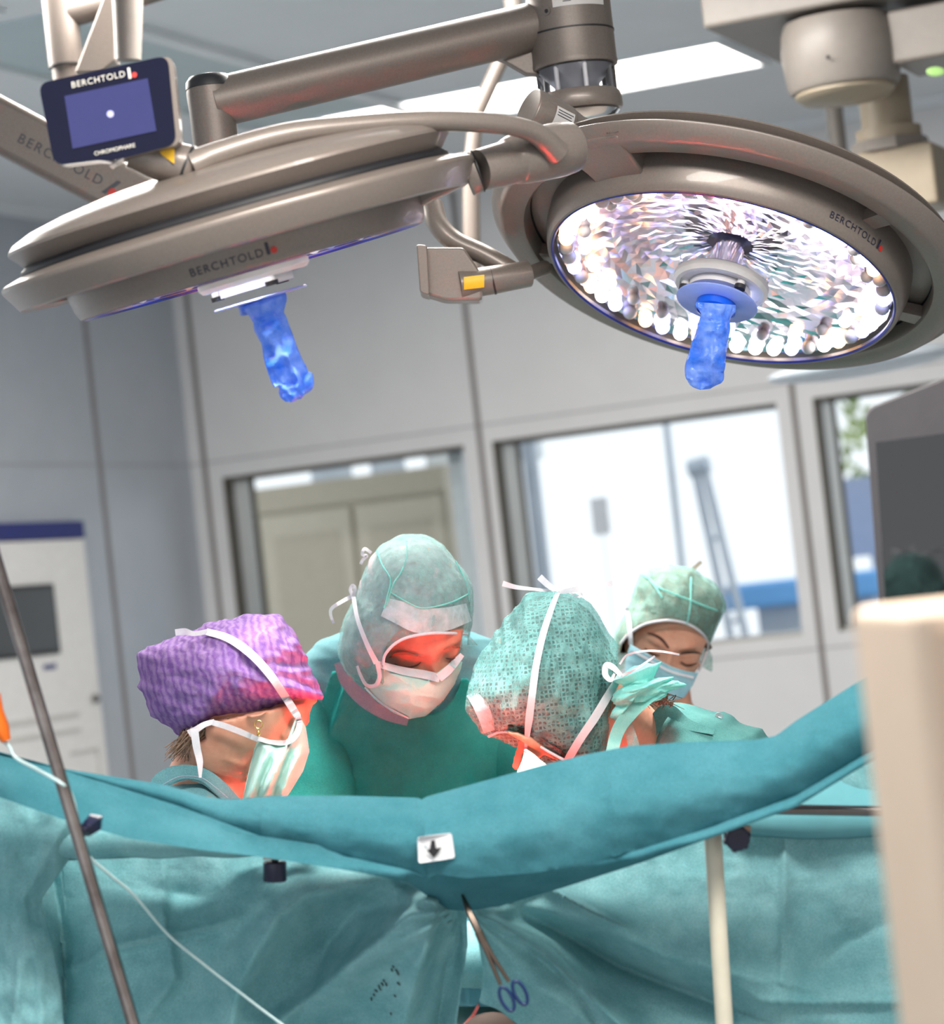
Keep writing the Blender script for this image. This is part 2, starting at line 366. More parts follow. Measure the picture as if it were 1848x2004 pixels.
# panel joints
tn = [0]
def trim(mb, m):
    tn[0] += 1; return struct('trim_%d' % tn[0], mb, m)
for s in (-0.945, 0.055, 1.10, 2.15):
    mb = MB(); mb.rbox(s - 0.009, s + 0.009, -0.004, 0.003, 0, CEIL); trim(mb, M['seam'])
mb = MB(); mb.rbox(SL, SR, -0.004, 0.002, 2.088, 2.093); mb.rbox(SL, SR, -0.004, 0.002, 1.272, 1.277); trim(mb, M['seam_light'])
for u in (0.59, 2.2, 3.4):
    mb = MB(); mb.rbox(SL - 0.004, SL + 0.003, u - 0.011, u + 0.011, 0, CEIL); trim(mb, M['seam'])
mb = MB(); mb.rbox(SL - 0.004, SL + 0.002, 0, UF, 2.088, 2.093); trim(mb, M['seam_light'])
mb = MB(); mb.rbox(SL, SL + 0.03, 0, UF, CEIL - 0.03, CEIL); mb.rbox(SL, SR, 0, 0.03, CEIL - 0.03, CEIL); trim(mb, M['ceil'])
# recessed glass panel strip in the ceiling and its two rails
mb = MB(); mb.rbox(0.12, 0.52, 1.0, 3.1, CEIL - 0.006, CEIL + 0.01); trim(mb, M['ceil_teal'])
mb = MB(); mb.rbox(0.505, 0.545, 1.0, 3.1, CEIL - 0.02, CEIL); mb.rbox(0.09, 0.125, 1.0, 3.1, CEIL - 0.02, CEIL); mb.rbox(-0.30, -0.28, 0, 3.1, CEIL - 0.008, CEIL); trim(mb, M['ceil'])

def window(n, w, strip):
    o = bpy.data.objects.new('window_%d' % n, None); SC.collection.objects.link(o); o['kind'] = 'structure'
    c = room((w[0] + w[1]) / 2, -0.1, WZ[0]); o.location = c
    def pt(name, mb, m): 
        q = link_mesh(name, mb, m, o, c, smooth=0); return q
    # steel lining of the reveal
    mb = MB(); mb.rbox(w[0], w[0] + 0.012, -0.19, -0.05, *WZ); mb.rbox(w[0], w[1], -0.19, -0.004, WZ[0], WZ[0] + 0.012); pt('lining', mb, M['jamb'])
    mb = MB(); mb.rbox(w[0], w[0] + 0.014, -0.05, -0.002, *WZ); mb.rbox(w[0], w[0] + 0.016, -0.2, -0.17, *WZ); mb.rbox(w[0], w[1], -0.2, -0.002, WZ[1] - 0.008, WZ[1]); pt('gasket', mb, M['jamb_dark'])
    if strip: mb = MB(); mb.rbox(w[1] - 0.13, w[1] - 0.085, -0.2, -0.17, *WZ); pt('white_mullion', mb, M['jamb_white'])
    mb = MB(); mb.rbox(w[0], w[1], -0.105, -0.099, *WZ); pt('pane', mb, M['pane'])
window(1, W1, True); window(2, W2, False); window(3, W3, False)

def ceiling_light(label, s0, s1, u0, u1):
    T = Thing('ceiling_light', label, 'ceiling light', room((s0 + s1) / 2, (u0 + u1) / 2, CEIL), 'recessed ceiling light panels')
    mb = MB()
    for a, b, c, d in ((s0 - .02, s1 + .02, u0 - .02, u0), (s0 - .02, s1 + .02, u1, u1 + .02), (s0 - .02, s0, u0, u1), (s1, s1 + .02, u0, u1)): mb.rbox(a, b, c, d, CEIL - 0.012, CEIL + 0.02)
    T.part('frame', mb, M['ceil'], smooth=0)
    mb = MB(); mb.rbox(s0, s1, u0, u1, CEIL - 0.008, CEIL + 0.015); T.part('diffuser', mb, M['ceiling_glow'], smooth=0)
ceiling_light('long glowing ceiling light panel behind the thick boom hub at top centre', 0.3, 1.43, 1.06, 1.46)
ceiling_light('corner of a ceiling light panel in the upper left corner', -0.9, 0.40, 3.22, 3.6)

# control cabinet on the left wall
T = Thing('wall_cabinet', 'white built-in cabinet with blue top strip and dark screen on left wall', 'cabinet', room(SL, 1.4, 0.0))
mb = MB(); mb.rbox(SL, SL + 0.035, 0.79, 2.1, 0.06, 1.857); T.part('body', mb, M['cab_white'], smooth=0, bevel=0.004)
mb = MB(); mb.rbox(SL, SL + 0.04, 0.79, 2.1, 1.859, 1.912); T.part('header', mb, M['blue_header'], smooth=0, bevel=0.003, label='dark blue header strip')
mb = MB(); mb.rbox(SL + 0.035, SL + 0.043, 1.005, 1.40, 1.515, 1.725); T.part('screen_frame', mb, M['black'], smooth=0, bevel=0.003)
mb = MB(); mb.rbox(SL + 0.043, SL + 0.046, 1.02, 1.39, 1.528, 1.712); T.part('screen', mb, M['screen_grey'], smooth=0)
mb = MB(); kc = room(SL + 0.045, 0.835, 1.365); mb.ball(kc, TB * 0.012, UPZ * 0.013, NB * 0.013); T.part('knob', mb, M['steel_dark'])
mb = MB(); mb.rbox(SL + 0.035, SL + 0.038, 0.93, 1.35, 1.318, 1.332); mb.rbox(SL + 0.035, SL + 0.038, 0.93, 1.35, 1.272, 1.284); mb.rbox(SL + 0.035, SL + 0.038, 0.84, 1.0, 1.205, 1.215); mb.rbox(SL + 0.035, SL + 0.038, 0.84, 0.85, 0.7, 1.215)
T.part('vent_line', mb, M['cab_line'], smooth=0)
mb = MB(); mb.rbox(SL + 0.035, SL + 0.0365, 1.03, 1.10, 1.47, 1.485); T.part('small_label', mb, M['blue_header'], smooth=0)

# ---- beyond the windows
T = Thing('storage_cupboard', 'row of beige storage cupboards seen through the left window', 'cupboard', room(-1.1, -1.2, 0))
mb = MB(); mb.rbox(-2.6, -0.515, -1.5, -1.0, 0.02, 2.036); T.part('carcass', mb, M['cupboard'], smooth=0)
mb = MB(); mb.rbox(-2.6, -0.515, -1.0, -0.985, 1.945, 2.036); T.part('cornice', mb, M['cupboard_line'], smooth=0)
for a, b in ((-2.58, -1.95), (-1.93, -1.29), (-1.27, -0.9), (-0.88, -0.535)):
    mb = MB(); mb.rbox(a, b, -1.0, -0.982, 0.1, 1.93); dr = T.part('door', mb, M['cupboard'], smooth=0, bevel=0.004)
    mb = MB(); mb.rbox(a + .05, b - .05, -0.985, -0.979, 0.2, 1.85); T.part('door_panel', mb, M['cupboard_line'], parent=dr, smooth=0, bevel=0.003)
for k, (a, b, w) in enumerate(((-1.075, -1.02, 'beside the gap'), (-0.83, -0.8, 'in the middle'))):
    mb = MB(); mb.rbox(a, b, -1.3, -1.05, 2.036, 2.14)  # short posts added for the grey gaps between the bright strips
    single('transom_post', mb, M['frame_grey'], ['pale grey transom post on the beige cupboards, left one of two', 'narrow pale grey transom post on the beige cupboards, right one of two'][k], 'box', 'transom posts on the cupboards', smooth=0, bevel=0.004)
mb = MB(); mb.rbox(-0.74, -0.3, -1.45, -1.35, 2.036, 2.15); single('transom_rail', mb, M['jamb_white'], 'white boxed transom rail above the right end of beige cupboards', 'rail', smooth=0, bevel=0.004)  # transom beam added for the grey-white stretch beside the bright strips
# white partition with notice, left of middle window
mb = MB(); mb.rbox(-0.25, -0.12, -0.64, -0.60, 0.02, 2.3); single('door_leaf', mb, M['jamb_white'], 'white open door edge just inside the middle window', 'door', smooth=0)
mb = MB(); mb.rbox(-0.07, -0.03, -0.7, -0.66, 0.02, 2.3); single('door_post', mb, M['frame_grey'], 'slim grey post beside the white door edge behind middle window', 'post', smooth=0)
mb = MB(); mb.rbox(0.18, 0.24, -0.605, -0.60, 1.71, 1.835); 
mb.rbox(0.208, 0.212, -0.61, -0.606, 0.0, 1.72)
single('notice_stand', mb, plain('notice_paper', lin(236, 236, 240), 0.6), 'pale paper notice on a thin stand behind the middle window', 'notice', smooth=0)
mb = MB(); mb.tube([room(0.172, -1.5, 0.02), room(0.172, -1.5, 2.2)], 0.013); single('grey_pole', mb, M['frame_grey'], 'vertical grey pole seen through the middle window', 'pole')
# leaning frame (transfer ladder)
T = Thing('crutch_stand', 'grey leaning ladder-like frame seen through the middle window', 'stand', room(0.38, -1.5, 0.0))
A, B = room(0.262, -1.5, 1.93), room(0.297, -1.5, 1.94)
for a, b in ((A, room(0.46, -1.5, 0.02)), (B, room(0.56, -1.5, 0.02))): mb = MB(); mb.tube([a, b], 0.016); T.part('rail', mb, M['frame_grey'])
mb = MB(); mb.tube([A - TB * 0.02, B + TB * 0.02], 0.034); T.part('top_joint', mb, M['frame_grey'])
for t in (0.14, 0.24, 0.3, 0.36):
    mb = MB(); mb.tube([A + (room(0.46, -1.5, 0.02) - A) * t, B + (room(0.56, -1.5, 0.02) - B) * t], 0.009); T.part('rung', mb, M['frame_grey'])
# blue couch
T = Thing('treatment_couch', 'bright blue treatment couch outside behind the two right windows', 'couch', room(0.5, -2.1, 0))
mb = MB(); mb.rbox(0.15, 0.77, -2.5, -2.0, 1.39, 1.49); T.part('mattress', mb, M['blue_couch'], smooth=0, bevel=0.02)
mb = MB(); mb.rbox(0.25, 0.7, -2.4, -2.1, 1.28, 1.39); T.part('frame', mb, M['frame_grey'], smooth=0)
for a in (0.2, 0.72):
    for b in (-2.45, -2.05): mb = MB(); mb.tube([room(a, b, 0), room(a, b, 1.39)], 0.012); T.part('leg', mb, M['frame_grey'])
mb = MB(); mb.rbox(0.38, 0.62, -2.70, -2.65, 1.545, 1.86); mb.rbox(0.40, 0.43, -2.69, -2.66, 0, 1.545); mb.rbox(0.57, 0.6, -2.69, -2.66, 0, 1.545); single('partition_panel', mb, M['panel_blue_grey'], 'blue grey panel outside behind the rightmost window', 'panel', smooth=0)
# pale facade outside
mb = MB()
rr = random.Random(3)
for k in range(90):
    c = room(0.14 + rr.uniform(-0.12, 0.3), -4.2 + rr.uniform(-.1, .1), 2.08 + rr.uniform(-0.2, 0.28))
    a = unit([rr.gauss(0, 1) for _ in range(3)]) * 0.05; b = unit(np.cross(a, [rr.gauss(0, 1) for _ in range(3)])) * 0.025
    mb.add([c - a, c + b, c + a, c - b], [(0, 1, 2, 3)])
mb.tube([room(0.3, -4.2, 0), room(0.3, -4.2, 1.9)], 0.03)
single('garden_tree', mb, plain('leaf_green', lin(150, 170, 90), 0.6), 'sunlit green foliage outside the rightmost window', 'tree')
# ------------------------------------------------------------------ surgical lights and booms
def view_frame(px, py, d):
    p = P(px, py, d); w = unit(CAM - p); r = unit(XC - (XC @ w) * w); return p, r, np.cross(w, r), w
class LampFrame:
    def __init__(s, px, py, d, e1, n, zs=1.0):
        s.zs = zs
        s.S = d / FPX; p, r, u, w = view_frame(px, py, d)
        s.n = unit(n[0] * r + n[1] * u + n[2] * w); e = e1[0] * r + e1[1] * u; s.e1 = unit(e - (e @ s.n) * s.n); s.e2 = np.cross(s.n, s.e1); s.O = p
    def zm(s, z): return z if z > 40 else 40 + (z - 40) * s.zs
    def pt(s, r, th, z): z = s.zm(z); return s.O + s.S * (z * s.n + r * (math.cos(th) * s.e1 + math.sin(th) * s.e2))
    def rev(s, prof, n=128, closed=False, mb=None, **k):
        return (mb or MB()).revolve([(r * s.S, s.zm(z) * s.S) for r, z in prof], s.O, s.e1, s.e2, s.n, n, closed, **k)
    def angle(s, px, py, r, z):
        return min((np.hypot(*(np.array(proj(s.pt(r, t, z))[:2]) - (px, py))), t) for t in np.linspace(0, 2 * math.pi, 1441))[1]
    def sector(s, prof, t0, t1, n=14):
        mb = s.rev(prof, n, True, a0=t0, a1=t1); m = n + 1; q = len(prof)
        mb.f.append(tuple(i * m for i in range(q))); mb.f.append(tuple(i * m + n for i in reversed(range(q)))); return mb
    def text(s, txt, size, px0, px1, prof, spacing=1.15, flip=1, zoff=0.0):
        """lettering wrapped on the cone prof=((r0,z0),(r1,z1)); reads from px0 to px1"""
        (r0, z0), (r1, z1) = prof; rm, zm = (r0 + r1) / 2, (z0 + z1) / 2
        t0, t1 = s.angle(*px0, rm, zm), s.angle(*px1, rm, zm); v, f = text_verts(txt, size, spacing, 0.0)
        w = v[:, 0].max() - v[:, 0].min(); dth = (t1 - t0 + math.pi) % (2 * math.pi) - math.pi
        k = dth / w; h = v[:, 1].max(); arc = abs(dth) * rm; sc = arc / w      # px units per text unit
        L = math.hypot(r1 - r0, z1 - z0); mb = MB(); vs = []
        for q in v:
            th = t0 + (q[0] - v[:, 0].min()) * k; f_ = 0.5 + flip * (q[1] - h / 2) * sc / L + zoff
            off = 0.6
            vs.append(s.pt(r0 + (r1 - r0) * f_ + off, th, z0 + (z1 - z0) * f_))
        return mb.add(vs, f), (t0 + dth, math.copysign(1, dth), sc * h)

SHELL = [(0.5, -150), (120, -149), (254, -137), (340, -124), (400, -111), (435, -97), (446, -86), (447, -80), (420, -50), (405, -47), (404, -36), (362, -33), (362, 22), (360, 34), (356, 56), (352, 68), (347, 75), (343, 76), (339, 74), (338, 66)]
FLANGE = [(479, -18), (477, -23), (468, -27), (440, -35), (425, -36), (406, -34), (402, -28), (403, 12), (408, 24), (416, 28), (446, 30), (455, 27), (478, -12)]
def lamp_head(T, F, hub, joint_px, strut_px, lit):
    T.part('shell', F.rev(SHELL), M['silver'], smooth=35)
    T.part('seal_ring', F.rev([(400, -50), (424, -51), (433, -44), (434, -37), (400, -34)], closed=True), M['black'])
    fl = T.part('flange_ring', F.rev(FLANGE, closed=True), M['silver'], smooth=35)
    for p in strut_px:
        a = F.angle(*p, 380, 10); T.part('strut', F.sector([(354, -20), (412, -26), (412, 14), (356, 20)], a - 0.05, a + 0.05), M['silver'], parent=fl)
    a = F.angle(*joint_px, 420, 0); T.part('joint_block', F.sector([(352, -34), (466, -32), (462, 22), (440, 31), (380, 40), (352, 46)], a - 0.16, a + 0.16), M['silver'], parent=fl, bevel=0.004)
    T.part('blue_gasket', F.rev([(339, 72), (342.5, 76.5), (340, 77.6), (337, 74)], closed=True), plain('gasket_blue', lin(24, 40, 130), 0.3), label='blue sealing ring round the glass')
    T.part('glass', F.rev([(0.5, 73), (200, 73), (337, 71)]), M['lampglass'])
    # reflector: faceted mirrored bowl
    rr = np.random.RandomState(5 if lit else 9); n = 72; rows = []
    for r in np.linspace(46, 334, 18):
        z = (56 - 100 * (1 - (r / 334) ** 2)) / (F.zs if r < 300 and F.zs < 1 and False else 1)
        rows.append([F.pt(r + rr.uniform(-2, 2), 2 * math.pi * (k + (0.5 if len(rows) % 2 else 0)) / n, z + rr.uniform(-2.2, 2.2)) for k in range(n)])
    T.part('reflector', MB().grid(rows, cv=True), M['reflector'], smooth=0, fix=False)
    lens_m = [emitter('led_%d' % i, c, s) if s > .3 else plain('led_lens_clear', lin(236, 228, 228), 0.12) for i, (c, s) in enumerate((((1, 0.93, 0.88, 1), 5), ((1, 0.58, 0.3, 1), 2.8), ((0.46, 0.5, 1, 1), 3.4), ((1, 0.93, 0.9, 1), 0.27)))] if lit else [plain('led_off', lin(200, 200, 210), 0.2)]
    nled = 50
    for row, (rl, zl, rad) in enumerate(((316, 56, 15), (284, 42, 13))):
        for k in range(nled):
            if row and (k % 2 or not lit): continue
            a = 2 * math.pi * (k + row * 0.5) / nled; c = F.pt(rl, a, zl)
            R = rad * F.S
            mb = MB().ball(c, F.e1 * R, F.e2 * R, F.n * R, 12, 8)
            T.part('led_lens', mb, lens_m[rr.choice(len(lens_m), p=(.3, .18, .18, .34))] if lit else lens_m[0], fix=False)
    # hub with sterile handle mount
    k = hub
    T.part('hub_glass', F.rev([(92, 22), (90, 45), (90 * k ** .2, 74)]), M['clear_plastic'])
    T.part('hub_core', F.rev([(0.5, -40), (30, -40), (34, 70), (0.5, 70)]), M['reflector'])
    T.part('hub_ring', F.rev([(0.5, 72), (88 * k, 72), (94 * k, 76), (94 * k, 86), (88 * k, 92 + 2), (80 * k, 95), (78 * k, 90), (0.5, 90)]), M['white_plastic'], smooth=35)
    T.part('hub_plate', F.rev([(0.5, 92), (62 * k, 92), (62 * k, 104 * k ** .3), (0.5, 104 * k ** .3)]), M['white_plastic'], smooth=35)
    for q in range(3):
        a = 2 * math.pi * q / 3 + hub; c0, c1, c2 = F.pt(68 * k, a, 90), F.pt(68 * k, a, 103), F.pt(68 * k, a, 112)
        sc = T.part('thumb_screw', MB().tube([c0, c1], 8 * k * F.S), M['white_plastic']); T.part('screw_tip', MB().tube([c1, c2], 11 * k * F.S), M['black'], parent=sc)
    l = bpy.data.lights.new('lamp_beam', 'AREA'); l.shape = 'DISK'; l.size = 0.40; l.energy = 0.7 if joint_px[0] > 1000 else 1.8; l.spread = math.radians(20); l.color = (1, 0.95, 0.9)
    o = bpy.data.objects.new('lamp_beam', l); SC.collection.objects.link(o); o.parent = T.o
    z = -unit(FIELD - F.pt(0, 0, 84)); x = unit(F.e1 - (F.e1 @ z) * z); y = np.cross(z, x); p = F.pt(0, 0, 84) - T.loc
    o.matrix_local = Matrix(((x[0], y[0], z[0], p[0]), (x[1], y[1], z[1], p[1]), (x[2], y[2], z[2], p[2]), (0, 0, 0, 1)))
def lamp_logo(T, F, size, p0, p1, prof, flip, zoff=0.0):
    mb, (te, sg, hh) = F.text('BERCHTOLD', size, p0, p1, prof, 1.2, flip, zoff); T.part('lettering', mb, M['navy_print'], smooth=0, fix=False)
    (r0, z0), (r1, z1) = prof; L = math.hypot(r1 - r0, z1 - z0)
    def q(dx, dy): 
        f_ = 0.5 + zoff + flip * dy * hh / L; return F.pt(r0 + (r1 - r0) * f_ + 1.0, te + sg * dx * hh / ((r0 + r1) / 2), z0 + (z1 - z0) * f_)
    T.part('logo_bar', MB().add([q(.45, -.5), q(.85, -.5), q(.85, 1.05), q(.45, 1.05)], [(0, 1, 2, 3)]), M['navy_print'], smooth=0, fix=False)
    T.part('logo_dot', MB().add([q(1.4 + .42 * math.cos(a), -.1 + .42 * math.sin(a)) for a in np.arange(20) * math.pi / 10], [tuple(range(20))]), M['red_print'], smooth=0, fix=False)

FIELD = P(970, 1765, 3.68)           # the operating field behind the screen of drapes
def focus_spot(T, F, r, th, watts):
    """the bright converging core of the lamp's light, from one side of its reflector"""
    l = bpy.data.lights.new('lamp_focus', 'SPOT'); l.energy = watts; l.spot_size = math.radians(10); l.spot_blend = 0.6; l.shadow_soft_size = 0.04; l.color = (1, 0.95, 0.9)
    o = bpy.data.objects.new('lamp_focus', l); SC.collection.objects.link(o); o.parent = T.o; p0 = F.pt(r, th, 82)
    z = -unit(FIELD + np.array([-.05, .04, 0.02]) - p0); x = unit(np.cross(YC, z)); y = np.cross(z, x); p = p0 - T.loc
    o.matrix_local = Matrix(((x[0], y[0], z[0], p[0]), (x[1], y[1], z[1], p[1]), (x[2], y[2], z[2], p[2]), (0, 0, 0, 1)))
# right lamp, facing the camera and lit
gc = LampFrame(1413, 550, 4.05, (0.976, -0.216), (-0.216 * .894, -0.976 * .894, 0.447), 0.6)
FR = gc; FR.O = gc.O - 74 * gc.S * gc.n
TR = Thing('surgical_light', 'round surgical light at right, lit glass face with many small lamps', 'surgical light', FR.pt(0, 0, 0), 'surgical lights')
lamp_head(TR, FR, 1.0, (1178, 300), [(1735, 405), (1055, 525), (1800, 640)], True)
lamp_logo(TR, FR, 1.0, (1622, 428), (1712, 478), ((353.6, 68), (363, 30)), 1, 0.0)
# left lamp, seen nearly edge-on
FL = LampFrame(473, 459, 3.5, (0.961, 0.276), (0.276, -0.961, 0.03))
TL = Thing('surgical_light', 'surgical light at left seen edge-on with a blue cover hanging below', 'surgical light', FL.pt(0, 0, 0), 'surgical lights')
lamp_head(TL, FL, 1.2, (905, 345), [(150, 600), (480, 500)], True)
lamp_logo(TL, FL, 1.0, (372, 533), (514, 491), ((354, 72), (362, 28)), 1, -0.05)
focus_spot(TL, FL, 210, 0.0, 6200)
# spring joint, yoke and display bail of the left lamp
mb = MB(); s3 = 3.55 / FPX
mb.tube([P(912, 343, 3.5), P(932, 335, 3.5)], 42 * s3, 32); TL.part('joint_collar', mb, M['silver'])
mb = MB(); mb.tube([P(934, 334.6, 3.5), P(937, 333.6, 3.5)], 42.6 * s3, 32); TL.part('joint_seal', mb, M['black'])
mb = MB(); mb.tube(smooth_path([P(938, 333, 3.5), P(990, 320, 3.52), P(1010, 312, 3.53), P(1060, 300, 3.55), P(1118, 288, 3.58)], 16), [40 * s3, 41 * s3, 42 * s3, 43 * s3, 43 * s3, 44 * s3, 46 * s3, 48 * s3, 50 * s3, 52 * s3, 53 * s3, 54 * s3, 54 * s3, 54 * s3, 53 * s3, 50 * s3], 40)
yk = TL.part('yoke', mb, M['silver'], smooth=50, bevel=0.003)
mb = MB(); pa = smooth_path([P(372, 326, 3.30), P(430, 302, 3.31), P(560, 264, 3.33), P(700, 246, 3.36), P(850, 237, 3.4), P(980, 243, 3.45), P(1050, 262, 3.49), P(1090, 298, 3.52)], 44)
mb.tube(pa, list(np.interp(np.linspace(0, 1, 44), [0, .1, .4, .8, 1], [30, 26, 21, 20, 27]) * 3.4 / FPX), 24); TL.part('bail_tube', mb, M['silver'])

# control display on the bail
DM = 3.26
T = Thing('control_display', 'dark blue control display on a curved tube at the upper left', 'display', P(210, 215, DM))
def rounded(poly, rad, n=6):
    out = []; m = len(poly); poly = [np.asarray(p, float) for p in poly]
    for i in range(m):
        p, a, b = poly[i], poly[i - 1], poly[(i + 1) % m]; u, v = unit(a - p), unit(b - p)
        for t in np.linspace(0, 1, n): s_ = p + u * rad, p + v * rad; out.append((1 - t) ** 2 * s_[0] + 2 * t * (1 - t) * p + t * t * s_[1])
    return out
def px_prism(poly, d, thick, mb=None):
    """plate whose front outline is given at depth d, thickness goes straight away from the camera axis"""
    return (mb or MB()).prism([P(x, y, d) for x, y in poly], _F * thick)
case = rounded([(73, 163), (330, 108), (347, 282), (230, 312), (222, 318), (205, 312), (105, 324)], 22)
T.part('case', px_prism([(x + 2 + (6 if x > 250 else 0), y) for x, y in case], DM + 0.003, 0.03), M['silver'], smooth=30)
T.part('bezel', px_prism([(209 + (x - 209) * 0.985, y) for x, y in case], DM, 0.006), M['screen_navy'], smooth=30)
T.part('screen', px_prism([(126, 188), (289, 153), (306, 256), (142, 291)], DM - 0.002, 0.004), M['screen_lit'], smooth=0)
T.part('screen_icon', px_prism([(216 + 7 * math.cos(a), 223 + 7 * math.sin(a)) for a in np.arange(16) * math.pi / 8], DM - 0.0024, 0.002), plain('icon', lin(170, 170, 215), 0.4), smooth=0)
sm = DM / FPX
ex = unit(P(289, 153, DM) - P(126, 188, DM)); ey = unit(P(126, 188, DM) - P(142, 291, DM))
def logo_plane(T, parent, o, ex, ey, size, mat_text, mat_bar, spacing=1.15, lean=0.0, gap=1.0):
    mb = MB(); text_on(mb, 'BERCHTOLD', size, o, ex, ey, spacing, 0.0003); v = np.array(mb.v); half = ((v - o) @ ex).max()
    T.part('lettering', mb, mat_text, parent=parent, smooth=0, fix=False)
    en = np.cross(ex, ey); h = size * 0.7; q = lambda x, y: np.asarray(o) + ex * (half + x * h) + ey * (y * h) + en * 0.0005
    T.part('logo_bar', MB().add([q(.5 * gap, -.5), q(.5 * gap + .45, -.5), q(.5 * gap + .45 + lean, 1.3), q(.5 * gap + lean, 1.3)], [(0, 1, 2, 3)]), mat_bar, parent=parent, smooth=0, fix=False)
    c = .5 * gap + 1.0
    T.part('logo_dot', MB().add([q(c + .45 * math.cos(a), -.05 + .45 * math.sin(a)) for a in np.arange(20) * math.pi / 10], [tuple(range(20))]), M['red_print'], parent=parent, smooth=0, fix=False)
logo_plane(T, None, P(193, 161, DM - 0.0015), ex, ey, 17 * sm, M['white_print'], M['white_print'])
mb = MB(); text_on(mb, 'CHROMOPHARE', 11 * sm, P(225, 296, DM - 0.0015), ex, ey, 1.0, 0.0003); T.part('lettering', mb, M['white_print'], smooth=0, fix=False)
T.part('swivel_mount', MB().tube([P(255, 298, 3.295), P(300, 312, 3.30), P(345, 321, 3.31), P(366, 326, 3.31)], [30 * sm, 38 * sm, 43 * sm, 43 * sm], 32), M['silver'])
T.part('swivel_seal', MB().tube([P(364, 325, 3.31), P(369, 327, 3.31)], 44 * sm, 32), M['black'])
T.part('swivel_cap', MB().tube([P(368, 327, 3.31), P(378, 330, 3.31), P(386, 332, 3.31)], [44 * sm, 40 * sm, 26 * sm], 32), M['silver'])
T.part('warning_sticker', px_prism([(306, 296), (341, 291), (341, 320)], 3.31 - 50 * sm, 0.003), M['yellow'], smooth=0, label='yellow triangular warning sticker')

# blue sterile covers on both handle mounts
def film_cover(label, rings, d, lobes, cuffpl):
    rr = np.random.RandomState(len(rings) + int(rings[0][0])); T = Thing('handle_cover', label, 'handle cover', P(rings[0][0], rings[0][1], d), 'blue handle covers'); S = d / FPX
    cp, rx, ry, ang = cuffpl
    # thin disc above the bag
    T.part('guard_disc', MB().revolve([(0.0004, -0.002), (rx, -0.0015), (rx + 0.0012, 0), (rx, 0.0015), (0.0004, 0.002)], cp[0], cp[1], cp[2], cp[3], 64), M['film_disc'], smooth=60)
    pts = smooth_path([(r[0], r[1], r[2]) for r in rings], 46); n = 40; rows = []; hw0 = rings[0][2]
    for i, (x, y, hw) in enumerate(pts):
        t = i / 45; row = []
        tx = np.array(pts[min(i + 1, 45)][:2]) - np.array(pts[max(i - 1, 0)][:2]); tx = tx / np.linalg.norm(tx); nx = np.array([tx[1], -tx[0]])
        for k in range(n):
            a = 2 * math.pi * k / n
            w = 1 + 0.10 * ridged(a * 1.6 + 3, t * 7 + rings[0][0], 3) * min(1, t * 6) - 0.05
            pl = 1 + 0.09 * math.cos(13 * a) * math.exp(-((t - 0.06) / 0.07) ** 2)
            dep = 0.62 + 0.1 * math.sin(5 * t)
            u = hw * math.cos(a) * w * pl; c = math.sin(a)
            z = -hw * c * dep * w * pl * S - 0.012 * ridged(u / 24 + 5, y / 30, 3) * min(1, t * 5)
            row.append(P(x + nx[0] * -u, y + nx[1] * -u, d + z))
        rows.append(row)
    mb = MB().grid(rows, cv=True); b = len(mb.v)
    mb.f.append(tuple((45) * n + k for k in range(n)))
    bag = T.part('bag', mb, M['film'], smooth=70)
    for (x, y, r1, r2, ang) in lobes:
        c = P(x, y, d); a_ = math.radians(ang); A = (XC * math.cos(a_) - YC * math.sin(a_)) * r1 * S; B = (XC * math.sin(a_) + YC * math.cos(a_)) * r2 * S
        l = MB().ball(c, A, _F * min(r1, r2) * S * 0.7, B, 24, 16); l.v = [tuple(np.array(q) + 0.004 * ridged(q[0] * 60, q[2] * 60, 2)) for q in l.v]
        T.part('bag_end', l, M['film'], parent=bag, smooth=70)
    S0 = hw0 * S
    T.part('cuff', MB().revolve([(0.9 * S0, 0), (S0, 0.001), (S0 * 1.02, 0.012), (S0 * .9, 0.014)], cp[0] + cp[3] * 0.001, cp[1], cp[2], cp[3], 48), M['film_cuff'], smooth=60)
    return T
M['film_disc'] = plain('film_disc', lin(150, 170, 246), 0.25); M['film_cuff'] = plain('film_cuff', lin(16, 90, 205), 0.3)
def disc_frame(F, z): return (F.pt(0, 0, z), F.e1, F.e2, F.n)
cR = disc_frame(FR, 122); cL = disc_frame(FL, 130)
film_cover('blue film cover hanging under the lit right lamp', [(1403, 594, 40), (1402, 606, 38), (1400, 620, 29), (1397, 643, 33), (1391, 665, 34), (1386, 690, 37), (1380, 721, 40), (1380, 738, 38), (1380, 752, 30), (1381, 762, 10)], 4.0, [], (cR, 79 * FR.S, 0, 0))
film_cover('blue film cover hanging under the edge-on left lamp', [(516, 586, 47), (520, 598, 43), (525, 618, 33), (530, 634, 35), (544, 666, 33), (553, 700, 36), (563, 727, 37), (573, 748, 37), (571, 764, 28), (567, 776, 22), (566, 787, 7)], 3.48, [(593, 752, 24, 20, -40)], (cL, 93 * FL.S, 0, 0))

